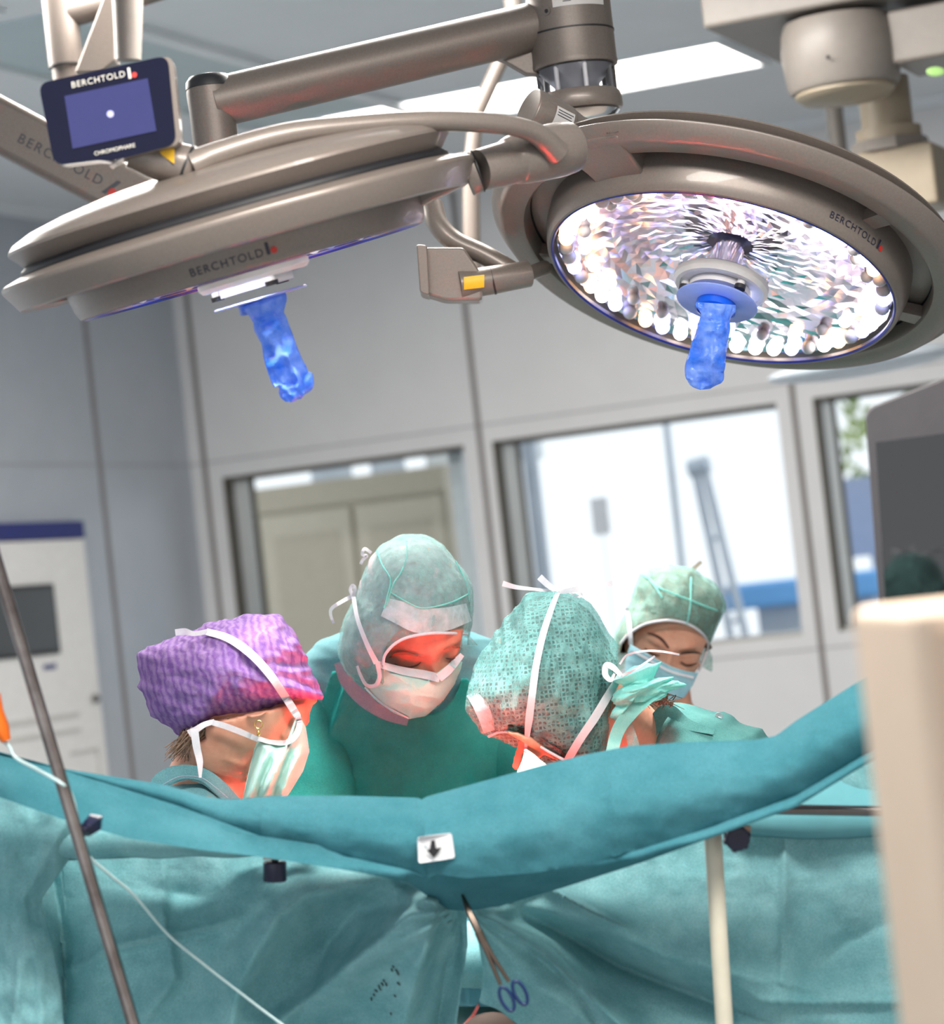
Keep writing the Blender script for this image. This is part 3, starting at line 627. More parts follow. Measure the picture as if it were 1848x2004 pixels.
# main boom tube and hub
M['hub_metal'] = plain('hub_metal', lin(200, 200, 204), 0.3, 0.6)
HD = 4.2; hs = HD / FPX
hub0 = P(1125, 125, HD)
def hz(py): return np.array([hub0[0], hub0[1], hub0[2] + (125 - py) * hs])
T = Thing('lamp_boom', 'thick grey lamp boom tube and round hub at top centre', 'boom', hz(-200))
EX, EYv = np.array([1., 0, 0]), np.array([0, 1., 0])
def hub_rev(prof): return MB().revolve([(r * hs, (125 - py) * hs) for r, py in prof], hub0, EX, EYv, UPZ, 72)
zc = 125 - (CEIL - hub0[2]) / hs
T.part('hub_upper', hub_rev([(0.5, zc), (82, zc), (83, 66)]), M['silver_dark'])
T.part('hub_seam', hub_rev([(80, 65), (84.5, 65), (84.5, 68), (80, 68)]), M['black'])
T.part('hub_lower', hub_rev([(83, 68), (83.5, 122), (84.5, 126), (83.5, 133), (80, 134), (40, 134)]), M['silver_dark'])
T.part('hub_window', hub_rev([(78, 134), (77.5, 186)]), M['clear_plastic'], fix=False)
T.part('hub_mirror', hub_rev([(74, 135), (62, 150), (45, 168), (40, 190), (0.5, 190)]), M['hub_metal'])
for a in (-2.2, -1.35, -0.3, 0.6, 1.5, 2.6):
    c = hub0 + np.array([math.cos(a), math.sin(a), 0]) * 68 * hs; T.part('spacer_rod', MB().tube([c + UPZ * (125 - 134) * hs, c + UPZ * (125 - 188) * hs], 5 * hs, 10), M['white_plastic'])
T.part('lower_ring', hub_rev([(60, 184), (78, 184), (82, 188), (85, 200), (85, 216), (82, 221), (76, 221)]), M['silver'], smooth=35)
T.part('lower_dome', hub_rev([(76, 219), (78, 225), (70, 234), (50, 242), (0.5, 247)]), M['chrome'])
th0 = math.atan2(-1, 0)
def hub_patch(r, x0, x1, y0, y1, n=10):
    rows = [[hub0 + np.array([math.sin(a) * r, -math.cos(a) * r, 0]) * hs + UPZ * (125 - y) * hs for a in np.linspace(math.asin(x0 / r), math.asin(x1 / r), n)] for y in (y0, y1)]
    return MB().grid(rows)
lb = T.part('type_label', hub_patch(83.6, -34, 66, -40, 26), M['sticker'], fix=False)
mb = MB()
for k in range(5):
    q = hub_patch(83.9, -14, 2 + 5 * (k * 7 % 4), -8 + 6 * k, -6 + 6 * k, 6); mb.add(q.v, q.f)
q = hub_patch(83.9, -28, -20, 4, 12, 3); mb.add(q.v, q.f); q = hub_patch(83.9, 36, 52, 2, 4, 4); mb.add(q.v, q.f); q = hub_patch(83.9, 36, 48, 7, 9, 4); mb.add(q.v, q.f)
T.part('label_print', mb, M['grey_print'], parent=lb, fix=False)
for x, y in ((-46, 30), (74, 6)):
    a = math.asin(x / 83.); c = hub0 + np.array([math.sin(a), -math.cos(a), 0]) * 83 * hs + UPZ * (125 - y) * hs; o_ = np.array([math.sin(a), -math.cos(a), 0])
    sc = T.part('screw', MB().tube([c - o_ * .003, c + o_ * .0012], 8.5 * hs, 20), M['silver_dark']); T.part('screw_socket', MB().tube([c, c + o_ * .0016], 4.5 * hs, 6), M['black'], parent=sc)
EL = P(414, 203, 4.08)
T.part('boom_tube', MB().tube([EL, P(1060, 49, HD)], 48 * hs, 40), M['silver_dark'])
T.part('gusset', MB().prism([P(962, 110, HD - .01), P(1045, 66, HD - .01), P(1056, 146, HD - .01), P(1030, 144, HD - .01), P(985, 118, HD - .01)], _F * 0.03), M['silver_dark'], smooth=0, bevel=0.002)
ed = np.array([0, 0, 1.0]); es = 4.08 / FPX
T.part('elbow', MB().tube([EL - ed * 150 * es, EL - ed * 20 * es, EL + ed * 20 * es, EL + ed * 36 * es], [44 * es, 45 * es, 47 * es, 45 * es], 40), M['silver_dark'])
T.part('elbow_cap', MB().tube([EL + ed * 30 * es, EL + ed * 44 * es, EL + ed * 54 * es, EL + ed * 58 * es], [47.5 * es, 46 * es, 38 * es, 20 * es], 36), M['black'], label='black end cap on the elbow')
T.part('down_tube', MB().tube([EL - ed * 150 * es, EL - ed * 230 * es], 40 * es, 32), M['silver_dark'])

# swivel joint of the right lamp
s4 = 4.0 / FPX
T2 = TR
T2.part('swivel_body', MB().tube([P(1034, 214, 3.92), P(1062, 228, 3.93), P(1104, 250, 3.95)], [44 * s4, 45 * s4, 43 * s4], 40), M['silver'], smooth=40, bevel=0.002)
T2.part('swivel_cone', MB().tube([P(1102, 249, 3.95), P(1124, 260, 3.96), P(1142, 268, 3.97)], [42 * s4, 37 * s4, 35 * s4], 40), M['silver'])
T2.part('swivel_seal', MB().tube([P(1141, 268, 3.97), P(1146, 270, 3.97)], 36 * s4, 40), M['black'])
T2.part('swivel_neck', MB().tube([P(1145, 270, 3.97), P(1162, 277, 3.98), P(1190, 290, 4.0)], [35 * s4, 36 * s4, 40 * s4], 40), M['silver'])
ax = unit(P(1104, 250, 3.95) - P(1034, 214, 3.92)); w_ = unit(CAM - P(1080, 236, 3.94)); w_ = unit(w_ - (w_ @ ax) * ax); up_ = np.cross(w_, ax)
if up_ @ YC < 0: up_ = -up_
def swv(xp, a, r=45.4): return P(1075, 234, 3.935) + ax * xp * s4 + (w_ * math.cos(a) + up_ * math.sin(a)) * r * s4
lb = T2.part('rating_label', MB().grid([[swv(x, a) for a in np.linspace(-0.75, 0.75, 12)] for x in (-14, 29)]), M['sticker'], fix=False)
mb = MB()
for a0, x0, x1 in ((0.62, -10, 26), (0.5, -10, 22), (0.38, -10, 24), (-0.55, -10, 20), (-0.66, -10, 24)): mb.grid([[swv(x, a, 45.8) for a in (a0, a0 - 0.04)] for x in np.linspace(x0, x1, 5)])
v, f = text_verts('CE', 17, 1.1, 0); mb.add([swv(4 + q[0], (q[1] - 8) / 45.6 + 0.02, 45.8) for q in v], f)
T2.part('label_print', mb, M['grey_print'], parent=lb, fix=False, smooth=0)
pw = FR.angle(1203, 264, 470, -10)
ring = []
for r_ in (12, 7):
    mb = MB()
    mb.grid([[FR.pt(467 + r_ * math.sin(a) * 0.5 * k_ + 1.5, pw + r_ * k_ * math.cos(a) / 467, 8 + r_ * k_ * math.sin(a)) for a in np.linspace(0, 2 * math.pi, 25)] for k_ in (1.0, 0.86)])
    T2.part('power_symbol', mb, M['grey_print'], fix=False)

# second display on the lit lamp's bail, seen from behind
T = Thing('control_display', 'grey display box with yellow label hanging between the two lamps', 'display', P(868, 533, 4.15)); s5 = 4.15 / FPX
T.part('back_case', MB().prism([P(x, y, 4.11) for x, y in rounded([(831, 484), (908, 484), (946, 540), (944, 588), (872, 588), (833, 576)], 8)], _F * 0.07), M['silver'], smooth=30, bevel=0.004)
T.part('front_panel', MB().prism([P(x, y, 4.09) for x, y in rounded([(815, 478), (836, 480), (841, 578), (822, 572)], 6)], _F * 0.1), M['silver'], smooth=30, bevel=0.003)
T.part('swivel', MB().tube([P(898, 558, 4.12), P(965, 548, 4.13), P(1000, 542, 4.14), P(1034, 536, 4.15)], [29 * s5, 28 * s5, 27 * s5, 26 * s5], 32), M['silver'])
T.part('swivel_seal', MB().tube([P(962, 549, 4.13), P(966, 548, 4.13)], 28.8 * s5, 32), M['black'])
T.part('warning_sticker', MB().grid([[P(x, y + (926 - x) * .12, 4.12 - 29.6 * s5 * math.cos((y - 552) / 30)) for x in (908, 948)] for y in np.linspace(540, 565, 6)]), M['yellow'], label='yellow rectangular sticker', fix=False)
T.part('arm', MB().tube(smooth_path([P(846, 402, 4.2), P(858, 440, 4.18), P(890, 472, 4.17), P(950, 500, 4.16), P(1016, 538, 4.15)], 22), list(np.linspace(22, 19, 22) * s5), 20), M['silver'])
T.part('link', MB().tube([P(1020, 540, 4.15), P(1068, 524, 4.2)], 15 * s5, 16), M['silver'])

# thin suspension post behind the lamps
T = Thing('suspension_post', 'thin pale post hanging behind the lamps at centre', 'post', P(985, 100, 5.4)); s6 = 5.4 / FPX
T.part('slanted_arm', MB().tube([P(1010, 60, 5.4), P(975, 130, 5.4), P(932, 225, 5.4), P(924, 300, 5.4)], 15 * s6, 20), M['silver_dark'])
T.part('lower_post', MB().tube([P(924, 300, 5.4), P(922, 380, 5.4), P(924, 520, 5.4), P(926, 592, 5.4)], 17 * s6, 20), M['silver_dark'])
top = P(1010, 60, 5.4); T.part('ceiling_tube', MB().tube([top, np.array([top[0], top[1], CEIL])], 18 * s6, 20), M['beige_arm'])

# boom with spring arm at the upper left
T = Thing('spring_arm_boom', 'grey spring arm with large lettering at upper left', 'boom', P(122, 60, 5.0)); s7 = 5.0 / FPX
b0 = P(130, 128, 5.0)
T.part('ceiling_tube', MB().tube([b0, b0 + UPZ * 0.2, np.array([b0[0], b0[1], CEIL])], 34 * s7, 32), M['silver_dark'])
T.part('tube_seam', MB().tube([b0 - UPZ * 0.003, b0], 34.5 * s7, 32), M['black'])
T.part('tube_end', MB().tube([b0 - UPZ * 0.003, b0 - UPZ * 0.05], 29 * s7, 32), M['silver_dark'])
T.part('cross_tube', MB().tube(smooth_path([P(125, 30, 5.0), P(190, 12, 5.0), P(330, -32, 5.0)], 12), 27 * s7, 24), M['silver_dark'])
T.part('knuckle_arm', px_prism([(204, -10), (226, -10), (226, 60), (226, 118), (196, 142), (146, 142)], 4.9, 0.07), M['silver'], smooth=0, bevel=0.004)
T.part('post', MB().tube([P(246, -60, 4.8), P(250, 10, 4.8), P(251, 118, 4.8)], [33 * 4.8 / FPX, 30 * 4.8 / FPX, 25 * 4.8 / FPX], 28), M['beige_arm'])
DA = 4.55; sa = DA / FPX
a0, a1 = P(-70, 206, DA), P(350, 428, DA); ax_ = unit(a1 - a0); up2 = unit(YC - (YC @ ax_) * ax_)
arm = T.part('spring_arm', MB().box((a0 + a1) / 2 + _F * 0.045, ax_, up2, np.cross(ax_, up2), np.linalg.norm(a1 - a0), 104 * sa, 0.09), M['silver_dark'], smooth=40, bevel=0.012)
lo = P(114, 320, DA - 0.0006); lx = ax_
logo_plane(T, arm, lo, lx, up2, 27.5 * sa, M['grey_print'], M['grey_print'], 1.25, 0.9, 0.9)

# ceiling supply unit at the upper right
T = Thing('ceiling_supply_unit', 'blurred beige ceiling supply boom at upper right', 'boom', P(1648, 60, 5.7))
K = P(1376, 57, 5.5); hgt = CEIL - K[2]
T.part('ceiling_beam', MB().box(K + TB * 0.9 - NB * 0.4 + UPZ * hgt / 2, TB, NB, UPZ, 1.8, 0.8, hgt), M['beige_arm'], smooth=0, bevel=0.008)
j = P(1645, 100, 5.5); sj = 5.5 / FPX
def vrev(c, prof, n=48): return MB().revolve([(r * sj, -z * sj) for r, z in prof], c, EX, EYv, UPZ, n)
T.part('swivel_housing', vrev(j, [(0.5, -60), (104, -60), (112, -40), (116, 0), (110, 66), (104, 76), (0.5, 78)], 48), M['beige_arm'], smooth=45)
T.part('housing_dish', vrev(j, [(96, 74), (98, 84), (84, 96), (0.5, 102)]), M['beige_warm'])
T.part('housing_screw', MB().ball(P(1621, 112, 5.5 - 117 * sj), XC * 4 * sj, _F * 2 * sj, YC * 4 * sj), M['black'])
T.part('side_arm', MB().box(P(1760, 85, 5.5) + TB * 0.25 - NB * 0.02, TB, NB, UPZ, 0.5, 0.2, 0.105), M['beige_arm'], smooth=0, bevel=0.008)
T.part('indicator', MB().ball(P(1832, 140, 5.36), XC * 18 * sj, _F * 2 * sj, YC * 9 * sj), plain('indicator_green', lin(170, 215, 130), 0.5), label='pale green indicator oval')
c = P(1736, 230, 5.7)
T.part('column', vrev(c, [(0.5, -80), (52, -80), (52, 30), (0.5, 30)]), M['beige_warm'])
T.part('column_collar', vrev(c, [(0.5, 24), (66, 24), (66, 50), (0.5, 50)]), M['beige_warm'])
T.part('column_flange', vrev(c, [(0.5, 48), (78, 48), (80, 72), (0.5, 72)], 8), M['beige_arm'], smooth=0)
T.part('column_body', MB().box(P(1776, 355, 5.7), TB, NB, UPZ, 0.155, 0.16, 0.125), M['beige_warm'], smooth=0, bevel=0.008)
# far pale lamp edge below the lit lamp
T = Thing('background_lamp', 'pale blurred lamp rim low behind the lit right lamp', 'surgical light', P(1700, 712, 6.4)); s8 = 6.4 / FPX
cb = P(1690, 712, 6.4); e_a = unit(0.985 * XC + 0.16 * YC); 
T.part('rim', MB().ball(cb, e_a * 190 * s8, _F * 150 * s8, unit(YC - 0.16 * XC) * 24 * s8, 48, 16), plain('pale_rim', lin(206, 216, 226), 0.4))
T.part('cover', MB().ball(cb + UPZ * 14 * s8, e_a * 110 * s8, _F * 100 * s8, unit(YC - 0.16 * XC) * 26 * s8, 48, 16), M['beige_arm'])
top = cb + UPZ * 14 * s8; T.part('stem', MB().tube([top, np.array([top[0], top[1], CEIL])], 0.02, 20), M['beige_arm'])
# ------------------------------------------------------------------ people
def inpoly(px, py, poly):
    px = np.asarray(px, float); py = np.asarray(py, float); r = np.zeros(px.shape, bool); n = len(poly)
    for i in range(n):
        x0, y0 = poly[i]; x1, y1 = poly[i - 1]
        if y0 == y1: continue
        r ^= ((y0 > py) != (y1 > py)) & (px < (x1 - x0) * (py - y0) / (y1 - y0) + x0)
    return r
def snap(px, py, poly):
    best = np.full(px.shape, 1e18); bx = px.copy(); by = py.copy()
    for i in range(len(poly)):
        a = np.array(poly[i - 1], float); b = np.array(poly[i], float); ab = b - a; L = max(ab @ ab, 1e-9)
        t = np.clip(((px - a[0]) * ab[0] + (py - a[1]) * ab[1]) / L, 0, 1); qx = a[0] + t * ab[0]; qy = a[1] + t * ab[1]
        d = (px - qx) ** 2 + (py - qy) ** 2; m = d < best; best[m] = d[m]; bx[m] = qx[m]; by[m] = qy[m]
    return bx, by
def closed_curve(pts, k=12):
    pts = np.asarray(pts, float); n = len(pts); out = []
    for i in range(n):
        p0, p1, p2, p3 = pts[i - 1], pts[i], pts[(i + 1) % n], pts[(i + 2) % n]
        for u in np.arange(k) / k: out.append(0.5 * (2 * p1 + (p2 - p0) * u + (2 * p0 - 5 * p1 + 4 * p2 - p3) * u * u + (3 * p1 - p0 - 3 * p2 + p3) * u ** 3))
    return np.array(out)
def Pv(px, py, d):
    px, py, d = np.broadcast_arrays(np.asarray(px, float), np.asarray(py, float), np.asarray(d, float))
    return CAM + d[..., None] * ((px - CX)[..., None] / FPX * XC - (py - CY)[..., None] / FPX * YC + _F)
class Puff:
    """rounded soft volume: its outline seen from the front, depth of its middle, front and back thickness"""
    def __init__(s, c, d, outline, tf, tb, sharp=False):
        s.c = np.array(c, float); s.d = d; s.tf = tf; s.tb = tb
        cc = closed_curve(outline, 14) if not sharp else np.array([np.array(outline[i - 1]) * (1 - t) + np.array(outline[i]) * t for i in range(len(outline)) for t in np.arange(10) / 10])
        v = cc - s.c; a = np.arctan2(v[:, 1], v[:, 0]); r = np.hypot(v[:, 0], v[:, 1]); o = np.argsort(a); a = a[o]; r = r[o]
        s.a = np.concatenate([a - 2 * math.pi, a, a + 2 * math.pi]); s.r = np.concatenate([r, r, r])
    def rho(s, a): return np.interp(a, s.a, s.r)
    def q(s, px, py):
        x = np.asarray(px, float) - s.c[0]; y = np.asarray(py, float) - s.c[1]; return np.hypot(x, y) / s.rho(np.arctan2(y, x))
    def depth(s, px, py, k=1.0): return s.d - s.tf * np.sqrt(np.clip(1 - (s.q(px, py) / k) ** 2, 0.02, 1))
    def mesh(s, disp=None, hole=None, t0=0.0, t1=math.pi, n=150, m=90, k=1.0, backhole=False, cut=None):
        T, A = np.meshgrid(np.linspace(t0 + 1e-3, t1 - 1e-3, m), np.arange(n) * 2 * math.pi / n - math.pi, indexing='ij')
        q = np.sin(T) * k; r = s.rho(A); px = s.c[0] + r * q * np.cos(A); py = s.c[1] + r * q * np.sin(A)
        dep = np.where(T < math.pi / 2, s.d - s.tf * k * np.cos(T), s.d - s.tb * k * np.cos(T))
        if disp is not None:
            h = disp(px, py, A, T); dep = dep - h * np.cos(T); px = px + h * np.sin(T) * np.cos(A) * FPX / s.d; py = py + h * np.sin(T) * np.sin(A) * FPX / s.d
        keep = np.ones((m - 1, n), bool)
        if hole is not None:
            ins = inpoly(px, py, hole) & ((T < math.pi / 2) | backhole)
            i4 = ins[:-1] & ins[1:] & np.roll(ins, -1, 1)[:-1] & np.roll(ins, -1, 1)[1:]; keep = ~i4
            sx, sy = snap(px[ins], py[ins], hole); px[ins] = sx; py[ins] = sy
            if not backhole: dep[ins] = s.depth(sx, sy)
        if cut is not None:
            ins = inpoly(px, py, cut); keep &= ~(ins[:-1] & ins[1:] & np.roll(ins, -1, 1)[:-1] & np.roll(ins, -1, 1)[1:])
        pts = Pv(px, py, dep).reshape(-1, 3); mb = MB(); fs = []
        for i in range(m - 1):
            for j in range(n):
                if keep[i, j]: fs.append((i * n + j, (i + 1) * n + j, (i + 1) * n + (j + 1) % n, i * n + (j + 1) % n))
        used = np.unique(np.array(fs)); mp = -np.ones(len(pts), int); mp[used] = np.arange(len(used))
        return mb.add(pts[used], [tuple(mp[list(f)]) for f in fs])
    def inset_clamp(s, V, zone=lambda x, y: x > -1e9, hole=None, gap=0.004, k=0.965):
        d = (V - CAM) @ _F; px = CX + FPX * ((V - CAM) @ XC) / d; py = CY - FPX * ((V - CAM) @ YC) / d
        z = zone(px, py); q = s.q(px, py); f = np.where(z & (q > k), k / np.maximum(q, 1e-6), 1.0)
        px = s.c[0] + (px - s.c[0]) * f; py = s.c[1] + (py - s.c[1]) * f
        q = np.minimum(s.q(px, py), 0.999); w = np.sqrt(1 - q * q); lo = s.d - s.tf * w + gap; hi = s.d + s.tb * w - gap
        h = inpoly(px, py, hole) if hole is not None else np.zeros(len(px), bool); ins = z & (s.q(px, py) < 1)
        d = np.where(ins & ~h & (d < lo), lo, d); d = np.where(ins & (d > hi) & (hi > lo), hi, d)
        return Pv(px, py, d)
def ribbon(path, w, depthfn, off=0.003, n=30, thick=0.0012, twist=None):
    """woven tape laid along a path over a surface"""
    pts = smooth_path([tuple(p[:2]) for p in path], n); m = len(pts); ws = np.interp(np.linspace(0, 1, m), np.linspace(0, 1, len(w)), w) if not np.isscalar(w) else [w] * m
    rows = []
    for i in range(m):
        t = unit(np.array(pts[min(i + 1, m - 1)]) - np.array(pts[max(i - 1, 0)])); nn = np.array([-t[1], t[0]]) * ws[i] / 2; p = np.array(pts[i])
        a, b = p + nn, p - nn; dc = depthfn(*p) - off; da, db = min(dc + 0.004, depthfn(*a) - off), min(dc + 0.004, depthfn(*b) - off)
        if twist: da, db = dc + twist * math.sin(i * .25), dc - twist * math.sin(i * .25)
        rows.append([P(*a, da), P(*b, db), P(*b, db + thick), P(*a, da + thick)])
    mb = MB().grid(rows, cv=True); mb.f += [(0, 1, 2, 3), tuple((m - 1) * 4 + k for k in (3, 2, 1, 0))]; return mb
def cord(path, r, depthfn, off=0.001, n=40):
    return MB().tube([P(x, y, depthfn(x, y) - off) for x, y in smooth_path(path, n)], r, 8)
def camdir(v): return v[0] * XC + v[1] * YC - v[2] * _F
def head_axes(f, up):
    Y = -unit(camdir(f)); z = camdir(up); Z = unit(z - (z @ Y) * Y); return np.cross(Y, Z), Y, Z
def head_shape(nu=150, nv=110, brow=1.0):
    T, A = np.meshgrid(np.linspace(1e-3, math.pi - 1e-3, nv), np.arange(nu) * 2 * math.pi / nu, indexing='ij')
    sx, sy, sz = np.sin(T) * np.cos(A), np.sin(T) * np.sin(A), np.cos(T)
    X = 0.0745 * np.sign(sx) * np.abs(sx) ** 0.92; Y = 0.097 * sy + 0.008; Z = np.where(sz > 0, 0.118, 0.122) * sz
    t = np.clip(-Z / 0.122, 0, 1); X = X * (1 - 0.30 * t ** 1.6); Y = np.where(sy > 0, Y * (1 - 0.5 * t), Y * (1 + 0.02 * t)) - 0.01 * t * (sy < 0)
    fr = np.clip(-sy, 0, 1) ** 0.5 * (sy < 0); ax = np.abs(X); g = lambda z0, s, x0, r: np.exp(-((Z - z0) / s) ** 2 - ((ax - x0) / r) ** 2)
    Y = np.where(sy < 0, np.maximum(Y, -0.086 - 0.006 * np.cos(X * 20)), Y)
    d = 0.0055 * brow * g(0.020, 0.008, 0.026, 0.018) + 0.003 * g(0.018, 0.01, 0, 0.014)
    d -= 0.0125 * g(0.002, 0.012, 0.030, 0.014); d += 0.0085 * g(0.000, 0.0085, 0.031, 0.0115); d -= 0.003 * g(0.0105, 0.003, 0.031, 0.014); d -= 0.002 * g(-0.011, 0.003, 0.030, 0.013)
    zz = np.clip((0.012 - Z) / 0.056, 0, 1); dn = np.where(Z > -0.046, 1, np.exp(-((Z + 0.046) / 0.006) ** 2)); up = np.where(Z < 0.012, 1, np.exp(-((Z - 0.012) / 0.01) ** 2))
    d += (0.005 + 0.020 * zz) * dn * up * np.exp(-(X / (0.0065 + 0.007 * zz ** 2)) ** 2)
    d += 0.004 * g(-0.022, 0.014, 0.045, 0.016) + 0.006 * g(-0.068, 0.007, 0, 0.02) - 0.003 * g(-0.069, 0.0018, 0, 0.02) + 0.008 * g(-0.102, 0.013, 0, 0.018)
    d += 0.0009 * g(0.05, 0.03, 0, 0.05) * np.sin(Z * 700 + 6 * np.cos(X * 40)) * brow
    Y = Y - d * fr
    V = np.stack([X, Y, Z], -1).reshape(-1, 3); F = [(i * nu + j, (i + 1) * nu + j, (i + 1) * nu + (j + 1) % nu, i * nu + (j + 1) % nu) for i in range(nv - 1) for j in range(nu)]
    F += [tuple(range(nu)), tuple((nv - 1) * nu + k for k in reversed(range(nu)))]
    return V, F
HV, HF = head_shape()
class Head:
    def __init__(s, f, up, anchor, apx, sc=1.0):
        s.ax = head_axes(f, up); s.sc = sc; s.o = P(*apx) - s.loc(anchor); s.V = s.o + sc * (HV[:, :1] * s.ax[0] + HV[:, 1:2] * s.ax[1] + HV[:, 2:] * s.ax[2]); s.F = list(HF)
        for sg in (-1, 1):
            e = MB().ball(s.at((sg * .076, .012, -.010)), s.loc((.010, 0, 0)), s.loc((0, .017, 0)), s.loc((0, -.005, .027)), 20, 14)
            s.F += [tuple(len(s.V) + i for i in f) for f in e.f]; s.V = np.vstack([s.V, np.array(e.v)])
    def loc(s, l): return s.sc * (l[0] * s.ax[0] + l[1] * s.ax[1] + l[2] * s.ax[2])
    def at(s, l): return s.o + s.loc(l)
    def surf(s, px, py, R=7):
        d = (s.V - CAM) @ _F; x = CX + FPX * ((s.V - CAM) @ XC) / d; y = CY - FPX * ((s.V - CAM) @ YC) / d; m = (x - px) ** 2 + (y - py) ** 2 < R * R
        return d[m].min() if m.any() else d.min() + 0.05
def hand(mb, wrist, dirv, palmn, side):
    """palm with five bent fingers"""
    d = unit(dirv); n_ = unit(palmn - (palmn @ d) * d); a = np.cross(d, n_) * side
    mb.tube([wrist - d * .01, wrist + d * .03, wrist + d * .065, wrist + d * .09], [.026, .034, .040, .034], 16, flat=0.5, flatdir=n_)
    for k, (o, L) in enumerate(((-.030, .068), (-.010, .078), (.011, .073), (.030, .058))):
        b = wrist + d * .082 + a * o; mb.tube([b, b + d * L * .45 - n_ * .004, b + d * L * .8 - n_ * .02, b + d * L * .95 - n_ * .036], [.0095, .009, .0085, .0075], 10)
    b = wrist + d * .035 - a * .034; mb.tube([b, b + d * .025 - a * .022, b + d * .055 - a * .026 - n_ * .012], [.012, .0105, .009], 10)
def make_body(T, H, mat, neck, sh, elb, wri, hips, facing, voxel=0.0032, ny=.03):
    mb = MB().add(H.V, H.F)
    mb.tube([H.at((0, ny, -.02)), H.at((0, ny + .005, -.075)), neck[0], neck[1]], [.046 * H.sc, .048 * H.sc, .048 * H.sc, .056 * H.sc], 24)
    ch = neck[1] * 0.55 + (sh[0] + sh[1]) * 0.225; pel = (hips[0] + hips[1]) / 2
    lat = unit(sh[1] - sh[0]); W = np.linalg.norm(sh[1] - sh[0]) / 2
    tp = [neck[1], ch * .75 + pel * .25, ch * .4 + pel * .6, pel]
    mb.tube(tp, [.05, .075, .085, .10], 24)
    mb.tube([sh[0], (sh[0] + sh[1]) / 2, sh[1]], [.045, .05, .045], 20)
    for i in (0, 1):
        mb.tube([sh[i], (sh[i] * .5 + elb[i] * .5), elb[i]], [.05, .046, .038], 16); mb.tube([elb[i], elb[i] * .6 + wri[i] * .4, wri[i]], [.038, .036, .026], 16)
        dv = unit(wri[i] - elb[i]); hand(mb, wri[i], dv * .8 - UPZ * .3, UPZ, 1 if i else -1)
        kn = np.array([hips[i][0], hips[i][1], .5]) + facing * .03; an = np.array([hips[i][0], hips[i][1], .09])
        mb.tube([hips[i], kn, an, an - UPZ * .05], [.075, .055, .037, .036], 16); mb.tube([an - UPZ * .05 - facing * .05, an - UPZ * .05 + facing * .16], [.035, .032], 12)
    b = T.part('body', mb, mat, remesh=voxel, smooth=180); return b
def lower_clothes(T, hips, facing, mat, shoe):
    for i in (0, 1):
        h = hips[i]; kn = np.array([h[0], h[1], .5]) + facing * .03; an = np.array([h[0], h[1], .12])
        T.part('trouser_leg', MB().tube([h + UPZ * .05, h - UPZ * .15, kn, an], [.098, .095, .078, .07], 24), mat, solid=0.002)
        a = np.array([h[0], h[1], .045]); T.part('shoe', MB().ball(a + facing * .06, facing * .15, np.cross(facing, UPZ) * .05, UPZ * .045, 24, 12), shoe)
    T.part('waist', MB().tube([(hips[0] + hips[1]) / 2 + UPZ * .18, (hips[0] + hips[1]) / 2 - UPZ * .04], [.16, .17], 28), mat)
def sleeves(T, sh, elb, wri, mat, r=0.066, cap=.45):
    for i in (0, 1): 
        pa = smooth_path(([sh[i] + (sh[1 - i] - sh[i]) * cap * .5 + UPZ * .012] if cap else []) + [sh[i], elb[i], wri[i]], 20); T.part('sleeve', MB().tube(pa, list(np.linspace(r * 1.12, r * .72, 20) + 0.003 * np.sin(np.arange(20) * 1.9)), 24), mat)
M['shoe'] = plain('clog_white', lin(220, 222, 224), 0.5)
def cloth_disp(amp, fx, fy, seed, ang=0.0, fine=0.0):
    ca, sa_ = math.cos(ang), math.sin(ang)
    def f(px, py, A, T):
        u = (px * ca + py * sa_) / fx + seed; v = (-px * sa_ + py * ca) / fy + seed * .7
        return amp * ridged(u, v, 2) - amp * .25 + fine * fbm(px / 9 + seed, py / 9, 2)
    return f

# ---- surgeon in the middle, hood and apron
H2 = Head((.164, -.616, .771), (-.14, .99, .3), (0, -.083, 0), (848, 1290, 4.036), 1.08)
hood2 = Puff((800, 1225), 4.11, [(813, 1050), (853, 1058), (889, 1086), (913, 1128), (923, 1168), (922, 1216), (917, 1245), (911, 1275), (903, 1300), (890, 1335), (866, 1372), (833, 1398), (801, 1403), (765, 1392), (732, 1368), (700, 1342), (672, 1314), (661, 1280), (664, 1252), (674, 1216), (695, 1160), (708, 1116), (728, 1080), (763, 1055)], 0.132, 0.115)
open2 = [(750, 1300), (753, 1283), (765, 1267), (779, 1256), (796, 1248), (822, 1242), (848, 1239), (882, 1239), (914, 1241), (935, 1241), (935, 1290), (905, 1300), (893, 1332), (866, 1362), (833, 1385), (800, 1388), (770, 1370), (752, 1340)]
mask2o = [(737, 1296), (760, 1302), (789, 1308), (830, 1314), (861, 1320), (876, 1306), (890, 1291), (908, 1274), (902, 1308), (890, 1338), (866, 1373), (833, 1401), (801, 1407), (770, 1394), (738, 1372), (714, 1347), (732, 1342), (740, 1325)]
mask2 = Puff((818, 1350), 4.05, mask2o, 0.05, 0.01, sharp=True)
def mdep2(px, py):
    px = np.asarray(px, float); w = np.clip((px - 730) / 50, 0, 1); w = w * w * (3 - 2 * w)
    return (1 - w) * (hood2.depth(px, py) - .005) + w * (4.056 - .052 * np.sqrt(np.clip(1 - mask2.q(px, py) ** 2, 0.02, 1)))
_m2 = lambda x, y: inpoly(x, y, mask2o)
H2.V = hood2.inset_clamp(H2.V, hole=[(740, 1302), (750, 1275), (765, 1262), (796, 1242), (848, 1230), (940, 1230), (940, 1320), (880, 1330), (860, 1322), (790, 1310)], gap=0.015, k=.90)
